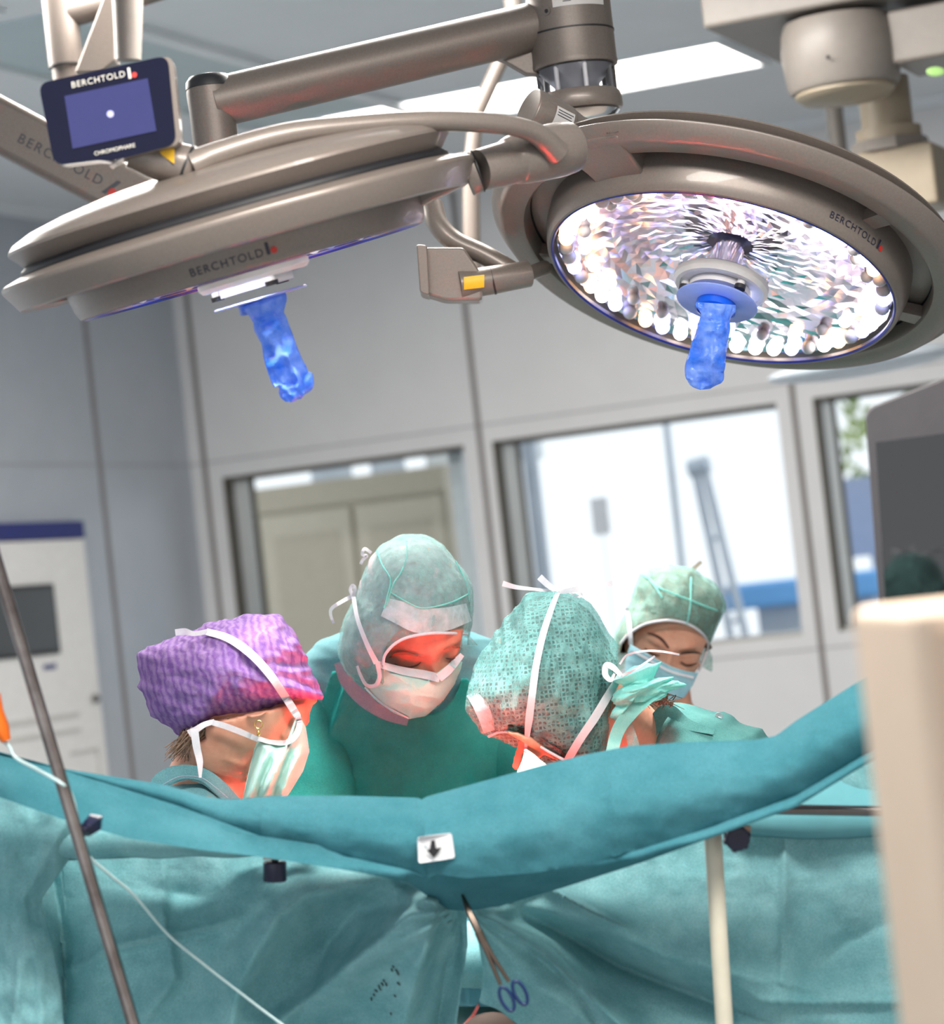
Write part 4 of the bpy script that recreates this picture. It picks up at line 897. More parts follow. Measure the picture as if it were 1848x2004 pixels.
d2_ = (H2.V - CAM) @ _F; x2 = CX + FPX * ((H2.V - CAM) @ XC) / d2_; y2 = CY - FPX * ((H2.V - CAM) @ YC) / d2_; lim = mdep2(x2, y2) + .005
H2.V = Pv(x2, y2, np.where(_m2(x2, y2) & (d2_ < lim), lim, d2_))
T = Thing('person', 'person in mint hood and green gown facing the camera, head bent, forehead glowing red', 'person', np.array([P(800, 1500, 4.34)[0], P(800, 1500, 4.34)[1], 0]))
def std_pose(neck0, neck1, shL, shR, hipc, latv, facing, wrL, wrR):
    hips = [hipc - latv * .09, hipc + latv * .09]; sh = [shL, shR]; wr = [wrL, wrR]
    elb = [sh[i] * .5 + wr[i] * .5 - UPZ * .10 - facing * .03 + (latv * (-.07 if i == 0 else .07)) for i in (0, 1)]
    return dict(neck=[neck0, neck1], sh=sh, elb=elb, wri=wr, hips=hips, facing=facing)
bp = P(800, 1500, 4.36); hc = np.array([bp[0] + .0, bp[1] + .05, .93])
fac = unit(np.array([FIELD[0] - hc[0], FIELD[1] - hc[1], 0])); lt = np.cross(fac, UPZ)
pose2 = std_pose(P(800, 1318, 4.24), P(800, 1370, 4.30), P(975, 1392, 4.33), P(628, 1400, 4.33), hc, -lt * -1, fac, FIELD + np.array([.13, .20, .0]), FIELD + np.array([-.15, .19, .0]))
if (pose2['sh'][1] - pose2['sh'][0]) @ lt < 0: lt = -lt; pose2['hips'] = pose2['hips'][::-1]
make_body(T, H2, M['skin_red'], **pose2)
d2 = cloth_disp(0.006, 60, 160, 2.0, 0.3, 0.0012)
hairhole2 = [(752, 1310), (752, 1270), (775, 1238), (805, 1222), (860, 1214), (940, 1214), (940, 1420), (752, 1420)]
T.part('hair', hood2.mesh(disp=lambda x, y, a, t: 0.003 * ridged(x / 14, y / 60, 3), k=0.955, hole=hairhole2, cut=[(740, 1290), (862, 1262), (868, 1205), (1000, 1195), (1000, 1500), (600, 1500), (660, 1330)], n=110, m=60), M['hair_grey'], smooth=180)
T.part('sweatband', ribbon([(752, 1188), (785, 1200), (821, 1214), (870, 1212), (918, 1198)], [38, 46, 50, 46, 36], lambda x, y: float(hood2.depth(x, y)), off=0.004), M['sweat'], label='white band under the hood')
hd2 = lambda x, y, a, t: d2(x, y, a, t) + 0.004 * np.sin((x * .35 + y * .12) / 9) * np.exp(-((y - 1120) / 60) ** 2)
hood = T.part('hood', hood2.mesh(disp=hd2, hole=open2, n=180, m=110, cut=[(904, 1248), (1000, 1244), (1000, 1420), (868, 1420), (895, 1335), (904, 1300)]), M['hood'], smooth=180, solid=0.0007, label='translucent mint surgical hood')
dh2 = lambda x, y: float(hood2.depth(x, y))
T.part('hood_hem', cord([(750, 1300), (753, 1283), (765, 1267), (779, 1256), (796, 1248), (822, 1242), (848, 1239), (882, 1239), (914, 1241)], 0.0022, dh2, 0.004), M['tie'], parent=hood)
for pa in ([(738, 1078), (748, 1105), (764, 1134), (758, 1168), (752, 1190)], [(795, 1058), (797, 1085), (786, 1118), (769, 1145), (757, 1185)], [(892, 1098), (912, 1140), (919, 1178)], [(766, 1160), (800, 1180), (830, 1190), (880, 1180), (918, 1162)]):
    T.part('seam', cord(pa, 0.0011, dh2, 0.006), M['ruffle'], parent=hood)
def pleat2(px, py, A, T_): return 0.007 * ridged((px - 738) / 120 + 2, (py + (px - 738) * -.15) / 34, 2) + 0.003 * fbm(px / 30, py / 30)
def shell_mesh(puff, depfn, disp, n=110, m=40):
    Tt, A = np.meshgrid(np.linspace(1e-3, math.pi / 2, m), np.arange(n) * 2 * math.pi / n - math.pi, indexing='ij')
    q = np.sin(Tt); r = puff.rho(A); px = puff.c[0] + r * q * np.cos(A); py = puff.c[1] + r * q * np.sin(A); dep = depfn(px, py) - disp(px, py, A, Tt) * np.cos(Tt) ** .5
    return MB().grid(Pv(px, py, dep), cv=True)
mk = T.part('face_mask', shell_mesh(mask2, mdep2, pleat2), M['mask'], smooth=180, solid=0.001)
T.part('mask_band', ribbon([(738, 1299), (789, 1313), (830, 1320), (861, 1327)], [12, 16, 17, 17], lambda x, y: float(mdep2(x, y)), 0.007, 20), M['tie'], parent=mk)
T.part('mask_band', ribbon([(859, 1327), (876, 1313), (890, 1298), (905, 1281)], [17, 17, 15, 10], lambda x, y: float(mdep2(x, y)), 0.007, 20), M['tie'], parent=mk)
for pa, w in (([(692, 1168), (700, 1212), (718, 1260), (737, 1298)], [8, 8, 9, 11]), ([(739, 1298), (743, 1325), (735, 1341), (718, 1341), (706, 1322), (699, 1303)], [9, 8, 8, 7, 6, 5]), ([(714, 1345), (750, 1378), (800, 1406)], 3)):
    T.part('mask_tie', ribbon(pa, w, lambda x, y: float(min(mdep2(x, y), hood2.depth(x, y))), 0.008, 30), M['tie'], parent=mk)
fl2 = lambda d: (lambda x, y: d)
T.part('mask_tie', ribbon([(690, 1166), (668, 1178), (650, 1190), (647, 1202), (653, 1220)], [8, 7, 7, 6, 5], fl2(4.12), 0, 30, twist=.004), M['tie'], parent=mk)
T.part('mask_tie', ribbon([(692, 1168), (686, 1155), (690, 1146), (695, 1152), (692, 1166)], 7, fl2(4.10), 0, 24, twist=.003), M['tie'], parent=mk)
T.part('hood_tie', ribbon([(727, 1082), (714, 1074), (709, 1085), (718, 1088), (710, 1096), (706, 1104)], 6, fl2(4.11), 0, 30, twist=.003), M['tie'], parent=hood)
for pa in ([(772, 1299), (786, 1305), (802, 1306), (816, 1302), (824, 1296)], [(872, 1288), (884, 1290), (898, 1287)]):
    T.part('eyelashes', ribbon(pa, [1.5, 3.5, 4, 3.5, 1.5], lambda x, y: H2.surf(x, y), 0.0012, 16), M['lid'])
for pa in ([(762, 1287), (776, 1280), (796, 1280), (818, 1284)], [(868, 1272), (885, 1266), (902, 1268)]):
    T.part('eyebrow', ribbon(pa, [2, 5, 5, 3], lambda x, y: H2.surf(x, y), 0.0008, 16), M['brow_light'])
def loft(rings, n=90, fold=None):
    rows = []; R = np.array(rings, float); m = 70; t = np.linspace(0, len(R) - 1, m)
    R = np.stack([np.interp(t, np.arange(len(R)), R[:, k]) for k in range(5)], 1); A = np.arange(n) * 2 * math.pi / n
    px = R[:, :1] + R[:, 2:3] * np.cos(A)[None]; py = R[:, 1:2] + 0 * px; dep = R[:, 3:4] - R[:, 4:5] * np.sin(A)[None]
    if fold is not None: f_ = fold(px, py, A[None] + 0 * px, 0); dep = dep - f_ * np.sin(A)[None]; px = px + f_ * np.cos(A)[None] * FPX / 4
    return px, py, dep
def grid_cut(px, py, dep, hole=None):
    m, n = px.shape; keep = np.ones((m - 1, n), bool)
    if hole is not None:
        ins = inpoly(px, py, hole); keep = ~(ins[:-1] & ins[1:] & np.roll(ins, -1, 1)[:-1] & np.roll(ins, -1, 1)[1:])
        sx, sy = snap(px[ins], py[ins], hole); px[ins] = sx; py[ins] = sy
    pts = Pv(px, py, dep).reshape(-1, 3); fs = [(i * n + j, (i + 1) * n + j, (i + 1) * n + (j + 1) % n, i * n + (j + 1) % n) for i in range(m - 1) for j in range(n) if keep[i, j]]
    used = np.unique(np.array(fs)); mp = -np.ones(len(pts), int); mp[used] = np.arange(len(used)); return MB().add(pts[used], [tuple(mp[list(f)]) for f in fs])
rg = [(795, 1232, 100, 4.33, .05), (797, 1238, 132, 4.33, .075), (798, 1252, 168, 4.33, .10), (800, 1290, 208, 4.33, .115), (803, 1340, 232, 4.33, .12), (808, 1420, 246, 4.34, .125), (820, 1600, 240, 4.36, .125), (850, 1850, 230, 4.38, .125)]
T.part('scrub_jacket', grid_cut(*loft(rg, fold=cloth_disp(0.007, 110, 50, 1.3, 0.6)), hole=None), M['scrub'], smooth=180, solid=0.001, label='grey blue scrub jacket')
rg2 = [(a, b, c + 8, d, e + .022) for a, b, c, d, e in rg]; rg2[-1] = (930, 2500, 300, 4.38, .19)
gh = [(300, 900), (1400, 900), (1400, 1500), (1034, 1500), (965, 1400), (907, 1318), (893, 1362), (868, 1390), (820, 1404), (742, 1395), (692, 1352), (654, 1304), (626, 1384), (575, 1500), (300, 1500)]
T.part('gown', grid_cut(*loft(rg2, fold=cloth_disp(0.022, 60, 200, 4.1, 0.35, .001)), hole=gh), M['gown'], smooth=180, solid=0.0012, label='deep green gown front')
cd = lambda x, y: 4.33 - .118 * math.sqrt(max(0.05, 1 - ((x - 800) / 215) ** 2)) 
T.part('collar', ribbon([(662, 1296), (678, 1332), (712, 1368), (756, 1394), (800, 1408)], [16, 26, 30, 30, 26], lambda x, y: 4.165 + 0.00006 * abs(x - 800), 0, 30), M['collar'], label='grey blue collar band')
sleeves(T, pose2['sh'], pose2['elb'], pose2['wri'], M['gown'], .066, 0); lower_clothes(T, pose2['hips'], fac, M['scrub'], M['shoe'])

# ---- surgeon on the left, purple cap, seen from behind
H1 = Head((.78, -.40, -.48), (.3, .9, -.1), (-.078, .012, -.012), (512, 1372, 3.70), 1.08)
cap1o = [(274, 1294), (278, 1277), (304, 1258), (360, 1240), (408, 1228), (440, 1214), (472, 1207), (508, 1206), (546, 1217), (574, 1248), (594, 1282), (610, 1318), (622, 1350), (626, 1366), (600, 1366), (578, 1370), (528, 1390), (500, 1401), (440, 1411), (412, 1414), (385, 1432), (358, 1441), (326, 1419), (296, 1381), (280, 1340)]
cap1 = Puff((452, 1318), 3.80, cap1o, 0.125, 0.125)
mask1o = [(582, 1394), (598, 1424), (605, 1470), (593, 1508), (570, 1546), (552, 1572), (474, 1572), (485, 1520), (496, 1475), (504, 1445), (530, 1453), (556, 1454), (572, 1443), (579, 1424)]
mask1 = Puff((548, 1500), 3.735, mask1o, 0.05, 0.02, sharp=True)
md1 = lambda px, py: mask1.depth(px, py)
H1.V = cap1.inset_clamp(H1.V, zone=lambda x, y: (y < 1414 - (x - 412) * .22) | (x < 400) & (y < 1452), gap=0.012, k=.93)
H1.V = mask1.inset_clamp(H1.V, zone=lambda x, y: inpoly(x, y, mask1o) | ((x > 560) & (y > 1424)), gap=0.005, k=0.95)
d1 = (H1.V - CAM) @ _F; x1 = CX + FPX * ((H1.V - CAM) @ XC) / d1; y1 = CY - FPX * ((H1.V - CAM) @ YC) / d1
x1 = np.where(y1 > 1408, np.maximum(x1, 362 + .06 * (x1 - 362)), x1); H1.V = Pv(x1, y1, d1)
bp = P(395, 1560, 3.82)
T = Thing('person', 'person in purple patterned cap, mask tied behind, turned to the right', 'person', np.array([bp[0], bp[1], 0]))
hc = np.array([bp[0] - .05, bp[1] - .02, .93]); fac = unit(np.array([FIELD[0] - hc[0], FIELD[1] - hc[1], 0])); lt = np.cross(fac, UPZ)
pose1 = std_pose(P(425, 1480, 3.80), P(398, 1560, 3.81), bp - lt * .17 - UPZ * .10, bp + lt * .17 - UPZ * .10, hc, lt, fac, FIELD + np.array([-.25, .07, 0]), FIELD + np.array([-.25, -.07, 0]))
make_body(T, H1, M['skin'], voxel=0.0034, ny=-.01, **pose1)
def dp1(px, py, A, T_):
    return 0.009 * ridged((px * .9 + py * .45) / 95 + 1, (py - px * .4) / 38 + 2, 3) * (0.4 + 0.6 * np.sin(T_) ** 2) + 0.004 * ridged(px / 40, py / 26, 2)
cap = T.part('surgical_cap', cap1.mesh(disp=dp1, n=180, m=100), M['purple'], smooth=180, label='purple wave patterned bouffant cap')
T.part('cap_hem', ribbon([(626, 1360), (600, 1362), (576, 1368), (528, 1387), (500, 1397), (460, 1404)], 9, lambda x, y: float(cap1.depth(x, y)), 0.004), M['purple'], parent=cap)
mk = T.part('face_mask', shell_mesh(mask1, md1, lambda x, y, a, t: 0.009 * np.sin((x + (y - 1450) * .42) / 5.2) * np.clip((y - 1450) / 40, 0, 1) + 0.004 * ridged(x / 30, y / 60, 2), n=160, m=60), M['mask'], smooth=180, solid=0.001)
dm1 = lambda x, y: float(min(cap1.depth(x, y) if cap1.q(x, y) < 1 else 9, mask1.depth(x, y) if mask1.q(x, y) < 1 else 9, H1.surf(x, y, 10)))
for pa, w in (([(404, 1236), (440, 1246), (470, 1263), (500, 1288), (530, 1322), (556, 1360), (574, 1388), (583, 1402)], [13, 15, 16, 16, 16, 16, 15, 13]), ([(583, 1398), (586, 1420), (578, 1440), (560, 1453), (530, 1452), (505, 1445)], [10, 11, 11, 10, 9, 9]),
              ([(505, 1447), (470, 1432), (438, 1420), (416, 1414)], [10, 12, 12, 11])):
    T.part('mask_tie', ribbon(pa, w, dm1, 0.012, 40), M['tie'], parent=mk)
for pa, w, dd in (([(343, 1238), (362, 1236), (380, 1240), (406, 1236)], [13, 13, 9, 10], 3.73), ([(420, 1412), (400, 1418), (384, 1428), (369, 1436)], [10, 11, 13, 15], 3.70), ([(380, 1426), (385, 1462), (391, 1490), (392, 1522)], [16, 15, 13, 5], 3.69)):
    T.part('mask_tie', ribbon(pa, w, fl2(dd), 0, 24, twist=.002), M['tie'], parent=mk)
rr = np.random.RandomState(4); mb = MB()
for k in range(170):
    x0, y0 = rr.uniform(356, 452), 0; y0 = 1436 - (x0 - 356) * .28 + rr.uniform(-10, 4); far = rr.rand() ** 2
    if x0 < 400: e = (rr.uniform(318, 372) + far * 10, rr.uniform(1462, 1492)); w_ = 4
    else: e = (x0 - rr.uniform(10, 45), y0 + rr.uniform(14, 38)); w_ = 0
    dd = 3.72 + rr.uniform(-.012, .03) if x0 > 400 else 3.74 + rr.uniform(-.03, .03)
    pa = smooth_path([(x0, y0, dd), ((x0 + e[0]) / 2 + rr.uniform(-2, 6), (y0 + e[1]) / 2 - rr.uniform(-3, 4), dd + .006), (e[0], e[1], dd + .012)], 8)
    mb.tube([P(*p) for p in pa], list(np.linspace(.0011, .0004, 8)), 5)
T.part('hair', mb, M['hair_brown'], label='loose light brown strands at the nape')
eh = H1.surf(506, 1404, 10) - .006
er = T.part('earring', MB().grid([[P(506 + (7 + 1.5 * math.cos(b)) * math.cos(a), 1418 + (8 + 1.5 * math.cos(b)) * math.sin(a), eh + .001 * math.sin(b)) for b in np.arange(8) * math.pi / 4] for a in np.arange(24) * math.pi / 12], cu=True, cv=True), M['gold'])
T.part('earring_drop', MB().ball(P(506, 1435, eh), XC * .0026, _F * .0026, YC * .0042, 12, 8), M['gold'], parent=er)
sc1 = Puff((392, 1640), 3.83, [(296, 1546), (312, 1530), (340, 1512), (372, 1508), (400, 1514), (428, 1534), (452, 1556), (490, 1580), (560, 1640), (590, 1740), (560, 1860), (400, 1900), (250, 1860), (200, 1740), (230, 1620)], 0.14, 0.13)
T.part('scrub_top', sc1.mesh(disp=cloth_disp(0.008, 110, 50, 3.3, 0.9), n=140, m=80), M['scrub'], smooth=180, label='grey blue scrub top with stitched collar')
T.part('collar', ribbon([(300, 1552), (314, 1530), (340, 1516), (372, 1512), (404, 1522), (432, 1544), (462, 1572)], [26, 34, 34, 30, 30, 30, 24], lambda x, y: 3.735 + .0000012 * (x - 372) ** 2, 0, 40), M['scrub'])
T.part('stitching', cord([(318, 1536), (352, 1520), (392, 1522), (420, 1540), (446, 1562)], .0009, lambda x, y: 3.731, .001), M['collar'])
sleeves(T, pose1['sh'], pose1['elb'], pose1['wri'], M['scrub']); lower_clothes(T, pose1['hips'], fac, M['scrub'], M['shoe'])

# ---- surgeon on the right bending over, mesh hood
H3 = Head((-.36, -.92, .05), (-.9, .36, .2), (.078, .012, -.012), (1078, 1358, 3.76), 0.97)
hood3 = Puff((1065, 1330), 3.86, [(1060, 1154), (1092, 1157), (1122, 1162), (1146, 1174), (1174, 1205), (1197, 1248), (1211, 1281), (1218, 1312), (1214, 1340), (1206, 1390), (1196, 1450), (1170, 1500), (1130, 1520), (1090, 1510), (1050, 1490), (990, 1455), (954, 1440), (928, 1413), (914, 1384), (913, 1360), (918, 1334), (936, 1293), (961, 1243), (990, 1206), (1026, 1169)], 0.118, 0.11)
open3 = [(930, 1470), (957, 1441), (976, 1433), (1001, 1433), (1035, 1447), (1071, 1469), (1104, 1487), (1118, 1540), (930, 1540)]
mask3o = [(1029, 1466), (1042, 1474), (1056, 1486), (1076, 1502), (1082, 1545), (1020, 1545), (1012, 1512), (1022, 1490)]
mask3 = Puff((1046, 1512), 3.745, mask3o, 0.03, 0.02, sharp=True)
H3.V = hood3.inset_clamp(H3.V, hole=[(920, 1480), (950, 1445), (1000, 1430), (1035, 1440), (1110, 1480), (1120, 1600), (900, 1600)], gap=0.022, k=.87, zone=lambda x, y: y < 1500)
H3.V = mask3.inset_clamp(H3.V, zone=lambda x, y: inpoly(x, y, mask3o), gap=0.004)
bp = P(1345, 1480, 3.98)
T = Thing('person', 'person bowing low under a see-through mesh hood with white bow on top', 'person', np.array([bp[0], bp[1], 0]))
hc = np.array([bp[0] + .12, bp[1] + .05, .93]); fac = unit(np.array([FIELD[0] - hc[0], FIELD[1] - hc[1], 0])); lt = np.cross(fac, UPZ)
pose3 = std_pose(P(1212, 1412, 3.87), P(1258, 1476, 3.94), bp - lt * .16 - UPZ * .07, bp + lt * .16 - UPZ * .07, hc, lt, fac, FIELD + np.array([.23, -.09, 0]), FIELD + np.array([.24, .05, 0]))
make_body(T, H3, M['skin'], voxel=0.0034, **pose3)
MB_n = MB().tube([P(1215, 1395, 3.85), P(1250, 1408, 3.87), P(1290, 1430, 3.92)], [.05, .048, .055], 24)
T.part('hair', hood3.mesh(disp=lambda x, y, a, t: 0.004 * ridged(x / 20, y / 70, 3), k=0.925, hole=[(900, 1450), (950, 1425), (1000, 1418), (1050, 1438), (1115, 1478), (1130, 1560), (900, 1560)], n=110, m=60), M['hair_dark'], smooth=180)
hd3 = lambda px, py, A, T_: 0.009 * ridged((px + (py - 1160) * .12) / 46 + 2, py / 190, 3) - .003 + 0.004 * ridged(px / 34, py / 50, 2)
hood = T.part('hood', hood3.mesh(disp=hd3, hole=open3, n=180, m=100), M['hood_mesh'], smooth=180, solid=0.0007, label='see-through mint hood of open mesh')
dh3 = lambda x, y: float(hood3.depth(x, y))
T.part('hood_hem', cord([(957, 1441), (976, 1433), (1001, 1433), (1035, 1447), (1071, 1469), (1108, 1489)], .0022, dh3, .001), M['tie'], parent=hood)
T.part('sweatband', ribbon([(922, 1356), (944, 1388), (958, 1432)], [20, 30, 22], dh3, .002, 20), M['sweat'], parent=hood, label='pale band under the hood')
mk = T.part('face_mask', shell_mesh(mask3, lambda x, y: mask3.depth(x, y), lambda x, y, a, t: .003 * ridged(x / 14, y / 40, 2)), M['mask'], smooth=180, solid=.001)
for pa, w, o_ in (([(1092, 1160), (1078, 1195), (1062, 1245), (1050, 1300), (1043, 1350), (1036, 1405), (1032, 1440), (1029, 1470)], [8, 11, 13, 13, 14, 15, 10, 5], .009), ([(1214, 1322), (1190, 1362), (1164, 1405), (1140, 1440), (1118, 1476), (1106, 1500)], [12, 16, 17, 16, 16, 15], .012)):
    T.part('mask_tie', ribbon(pa, w, lambda x, y: min(dh3(x, y), mask3.depth(x, y) if mask3.q(x, y) < 1 else 9), o_, 40), M['tie'], parent=mk)
for pa, w, dd in (([(984, 1142), (1010, 1149), (1045, 1153), (1090, 1158)], [11, 9, 6, 6], 3.84), ([(1056, 1129), (1070, 1142), (1084, 1153), (1094, 1160)], [13, 13, 10, 6], 3.83), ([(1092, 1159), (1125, 1154), (1160, 1149), (1199, 1142)], [7, 11, 12, 12], 3.83), ([(1115, 1160), (1130, 1168), (1139, 1165), (1134, 1156)], [3, 4, 4, 3], 3.82),
              ([(1216, 1322), (1200, 1306), (1187, 1302), (1185, 1320), (1196, 1331), (1203, 1318)], [8, 12, 12, 12, 8, 5], 3.755), ([(1213, 1300), (1228, 1282), (1262, 1274), (1296, 1275), (1330, 1281)], 4, 3.74), ([(1218, 1322), (1240, 1312), (1262, 1298), (1282, 1284)], [6, 4, 4, 4], 3.735)):
    T.part('mask_tie', ribbon(pa, w, fl2(dd), 0, 30, twist=.0015), M['tie'], parent=mk)
ruf = Puff((1262, 1340), 3.79, [(1212, 1322), (1230, 1308), (1258, 1302), (1286, 1300), (1288, 1316), (1310, 1326), (1336, 1331), (1350, 1341), (1326, 1350), (1300, 1363), (1268, 1372), (1240, 1378), (1222, 1398), (1204, 1412), (1192, 1395), (1200, 1360)], 0.05, 0.05)
T.part('hood_ruffle', ruf.mesh(disp=lambda px, py, A, T_: 0.018 * ridged((py - (px - 1215) * -.28) / 22 + 4, px / 120, 3) - .006, n=160, m=90), M['ruffle'], parent=hood, smooth=180)
T.part('hood_tail', ribbon([(1300, 1352), (1266, 1368), (1232, 1398), (1209, 1432), (1196, 1480)], [14, 24, 28, 26, 24], fl2(3.76), 0, 30, twist=.006), M['ruffle'], parent=hood)
T.part('hood_tail', ribbon([(1232, 1410), (1236, 1440), (1246, 1480)], [8, 20, 26], fl2(3.78), 0, 20, twist=.004), M['hood'], parent=hood)
mb = MB(); rr = np.random.RandomState(8)
for k in range(46):
    x0, y0 = rr.uniform(1262, 1318), rr.uniform(1366, 1384); pa = smooth_path([(x0, y0, 3.83), (x0 + rr.uniform(-14, 10), y0 - rr.uniform(2, 12), 3.82), (x0 + rr.uniform(-24, 30), y0 + rr.uniform(-14, 10), 3.83)], 7)
    mb.tube([P(*p) for p in pa], list(np.linspace(.001, .0004, 7)), 5)
T.part('hair', mb, M['hair_brown'], label='stray hair at the nape')
sc3 = Puff((1400, 1560), 3.95, [(1246, 1500), (1256, 1450), (1272, 1414), (1296, 1383), (1330, 1381), (1368, 1388), (1404, 1394), (1444, 1406), (1478, 1420), (1508, 1446), (1560, 1510), (1590, 1650), (1560, 1780), (1400, 1840), (1270, 1780), (1236, 1620)], 0.15, 0.13)
st = T.part('scrub_top', sc3.mesh(disp=cloth_disp(0.010, 130, 48, 6.2, -.45), n=150, m=90), M['scrub_green'], smooth=180, label='grey green scrub top')
T.part('collar', ribbon([(1262, 1462), (1278, 1424), (1306, 1390), (1348, 1418), (1398, 1432)], [20, 30, 26, 20, 12], lambda x, y: min(float(sc3.depth(x, y)), 3.87), .006, 40), M['scrub_green'])
sn = P(1407, 1402, float(sc3.depth(1407, 1404)) - .006); wv = unit(CAM - sn)
T.part('snap_button', MB().revolve([(.0002, .001), (.003, .002), (.0052, .003), (.0058, 0)], sn, XC, YC, wv, 24), M['hub_metal'], label='metal snap at the collar')
sleeves(T, pose3['sh'], pose3['elb'], pose3['wri'], M['scrub_green']); lower_clothes(T, pose3['hips'], fac, M['scrub_green'], M['shoe'])

# ---- woman behind on the right, mint cap
H4 = Head((-.06, -.47, .88), (.22, .96, .3), (0, -.083, 0), (1309, 1282, 4.63), 1.0)
cap4 = Puff((1312, 1205), 4.71, [(1253, 1119), (1271, 1112), (1306, 1107), (1332, 1108), (1357, 1113), (1380, 1132), (1402, 1148), (1414, 1168), (1420, 1184), (1414, 1208), (1399, 1244), (1388, 1266), (1372, 1300), (1340, 1330), (1300, 1336), (1250, 1310), (1209, 1276), (1202, 1258), (1202, 1244), (1210, 1224), (1228, 1189), (1241, 1156), (1246, 1136)], 0.125, 0.10)
open4 = [(1215, 1262), (1225, 1247), (1236, 1237), (1253, 1226), (1271, 1219), (1304, 1214), (1332, 1217), (1350, 1223), (1369, 1235), (1381, 1248), (1386, 1264), (1400, 1300), (1360, 1380), (1240, 1380), (1200, 1300)]
mask4o = [(1234, 1261), (1259, 1275), (1286, 1291), (1316, 1306), (1347, 1315), (1367, 1316), (1356, 1340), (1340, 1364), (1300, 1375), (1250, 1360), (1222, 1330), (1226, 1290)]
mask4 = Puff((1295, 1325), 4.66, mask4o, 0.06, 0.02, sharp=True)
md4 = lambda px, py: np.minimum(4.66 - 0.085 * np.sqrt(np.clip(1 - ((np.asarray(px) - 1305) / 105) ** 2, .05, 1)), mask4.depth(px, py) + .02)
H4.V = cap4.inset_clamp(H4.V, hole=[(1200, 1290), (1215, 1255), (1236, 1232), (1271, 1212), (1304, 1208), (1332, 1210), (1369, 1228), (1388, 1258), (1400, 1300), (1360, 1400), (1200, 1400)], gap=0.014, k=.91, zone=lambda x, y: y < 1300)
d4 = (H4.V - CAM) @ _F; x4 = CX + FPX * ((H4.V - CAM) @ XC) / d4; y4 = CY - FPX * ((H4.V - CAM) @ YC) / d4
ins = inpoly(x4, y4, mask4o); d4 = np.where(ins & (d4 < md4(x4, y4) + .004), md4(x4, y4) + .004, d4); H4.V = Pv(x4, y4, d4)
bp = P(1330, 1450, 4.88)
T = Thing('person', 'person in mint cap and blue mask standing in front of the middle window', 'person', np.array([bp[0], bp[1], 0]))
hc = np.array([bp[0] + .02, bp[1] + .03, .93]); fac = unit(np.array([FIELD[0] - hc[0], FIELD[1] - hc[1], 0])); lt = np.cross(fac, UPZ)
pose4 = std_pose(P(1300, 1385, 4.76), P(1310, 1420, 4.82), bp - lt * .16 - UPZ * .11, bp + lt * .16 - UPZ * .11, hc, lt, fac, bp + fac * .25 - UPZ * .30 - lt * .08, bp + fac * .25 - UPZ * .32 + lt * .1)
make_body(T, H4, M['skin'], voxel=0.003, **pose4)
T.part('hair', cap4.mesh(k=0.955, cut=[(1150, 1282), (1450, 1262), (1450, 1450), (1150, 1450)], hole=[(1210, 1290), (1222, 1245), (1250, 1220), (1304, 1206), (1350, 1212), (1376, 1230), (1400, 1280), (1370, 1400), (1200, 1400)], n=100, m=54), M['hair_brown'], smooth=180)
cap = T.part('surgical_cap', cap4.mesh(disp=lambda px, py, A, T_: 0.006 * ridged((px - py * .3) / 30 + 1, (py + px * .4) / 60, 3) * (py < 1200) - .001, hole=open4, cut=[(1150, 1292), (1400, 1300), (1400, 1450), (1150, 1450)]), M['cap'], smooth=180, solid=.0007, label='translucent mint surgical cap')
dc4 = lambda x, y: float(cap4.depth(x, y))
T.part('cap_hem', cord([(1215, 1260), (1225, 1247), (1236, 1237), (1253, 1226), (1271, 1219), (1304, 1214), (1332, 1217), (1350, 1223), (1369, 1235), (1381, 1248), (1386, 1264), (1378, 1290), (1368, 1314)], .0022, dc4, .001, 60), M['tie'], parent=cap)
for pa in ([(1255, 1124), (1272, 1134), (1290, 1150), (1306, 1157), (1350, 1174), (1380, 1186), (1404, 1195)], [(1353, 1130), (1352, 1170), (1350, 1195), (1345, 1220)], [(1270, 1132), (1284, 1150), (1296, 1170)]):
    T.part('seam', cord(pa, .0014, dc4, .006), M['ruffle'], parent=cap)
T.part('cap_tie', ribbon([(1352, 1118), (1362, 1109), (1373, 1099)], [9, 8, 7], fl2(4.72), 0, 12), plain('tie_beige', lin(190, 176, 160), .8), parent=cap)
mk = T.part('face_mask', shell_mesh(mask4, md4, lambda x, y, a, t: .003 * ridged((y - x * .35) / 16, x / 80, 2)), M['mask_blue'], smooth=180, solid=.001)
T.part('mask_band', ribbon([(1240, 1274), (1262, 1287), (1290, 1303), (1318, 1316), (1358, 1326)], 5, lambda x, y: float(md4(x, y)), .003, 24), M['tie'], parent=mk)
T.part('mask_tie', ribbon([(1227, 1190), (1232, 1222), (1235, 1262)], [6, 8, 9], lambda x, y: min(dc4(x, y), H4.surf(x, y, 9)), .004, 24), M['tie'], parent=mk)
for pa in ([(1268, 1239), (1282, 1243), (1296, 1252), (1309, 1268)], [(1332, 1279), (1346, 1277), (1362, 1277), (1374, 1280)]):
    T.part('eyebrow', ribbon(pa, [2, 5, 6, 4] if pa[0][0] < 1300 else [4, 5, 4, 2], lambda x, y: H4.surf(x, y), .0008, 16), M['brow'])
for pa in ([(1262, 1268), (1270, 1276), (1281, 1281), (1292, 1282)], [(1332, 1295), (1342, 1301), (1352, 1302), (1364, 1298)]):
    T.part('eyelashes', ribbon(pa, [2, 4, 5, 2], lambda x, y: H4.surf(x, y), .0015, 16), M['brow'])
sc4 = Puff((1335, 1560), 4.9, [(1250, 1440), (1275, 1400), (1310, 1388), (1350, 1392), (1385, 1410), (1440, 1450), (1500, 1560), (1480, 1760), (1335, 1800), (1190, 1760), (1180, 1560)], 0.12, 0.12)
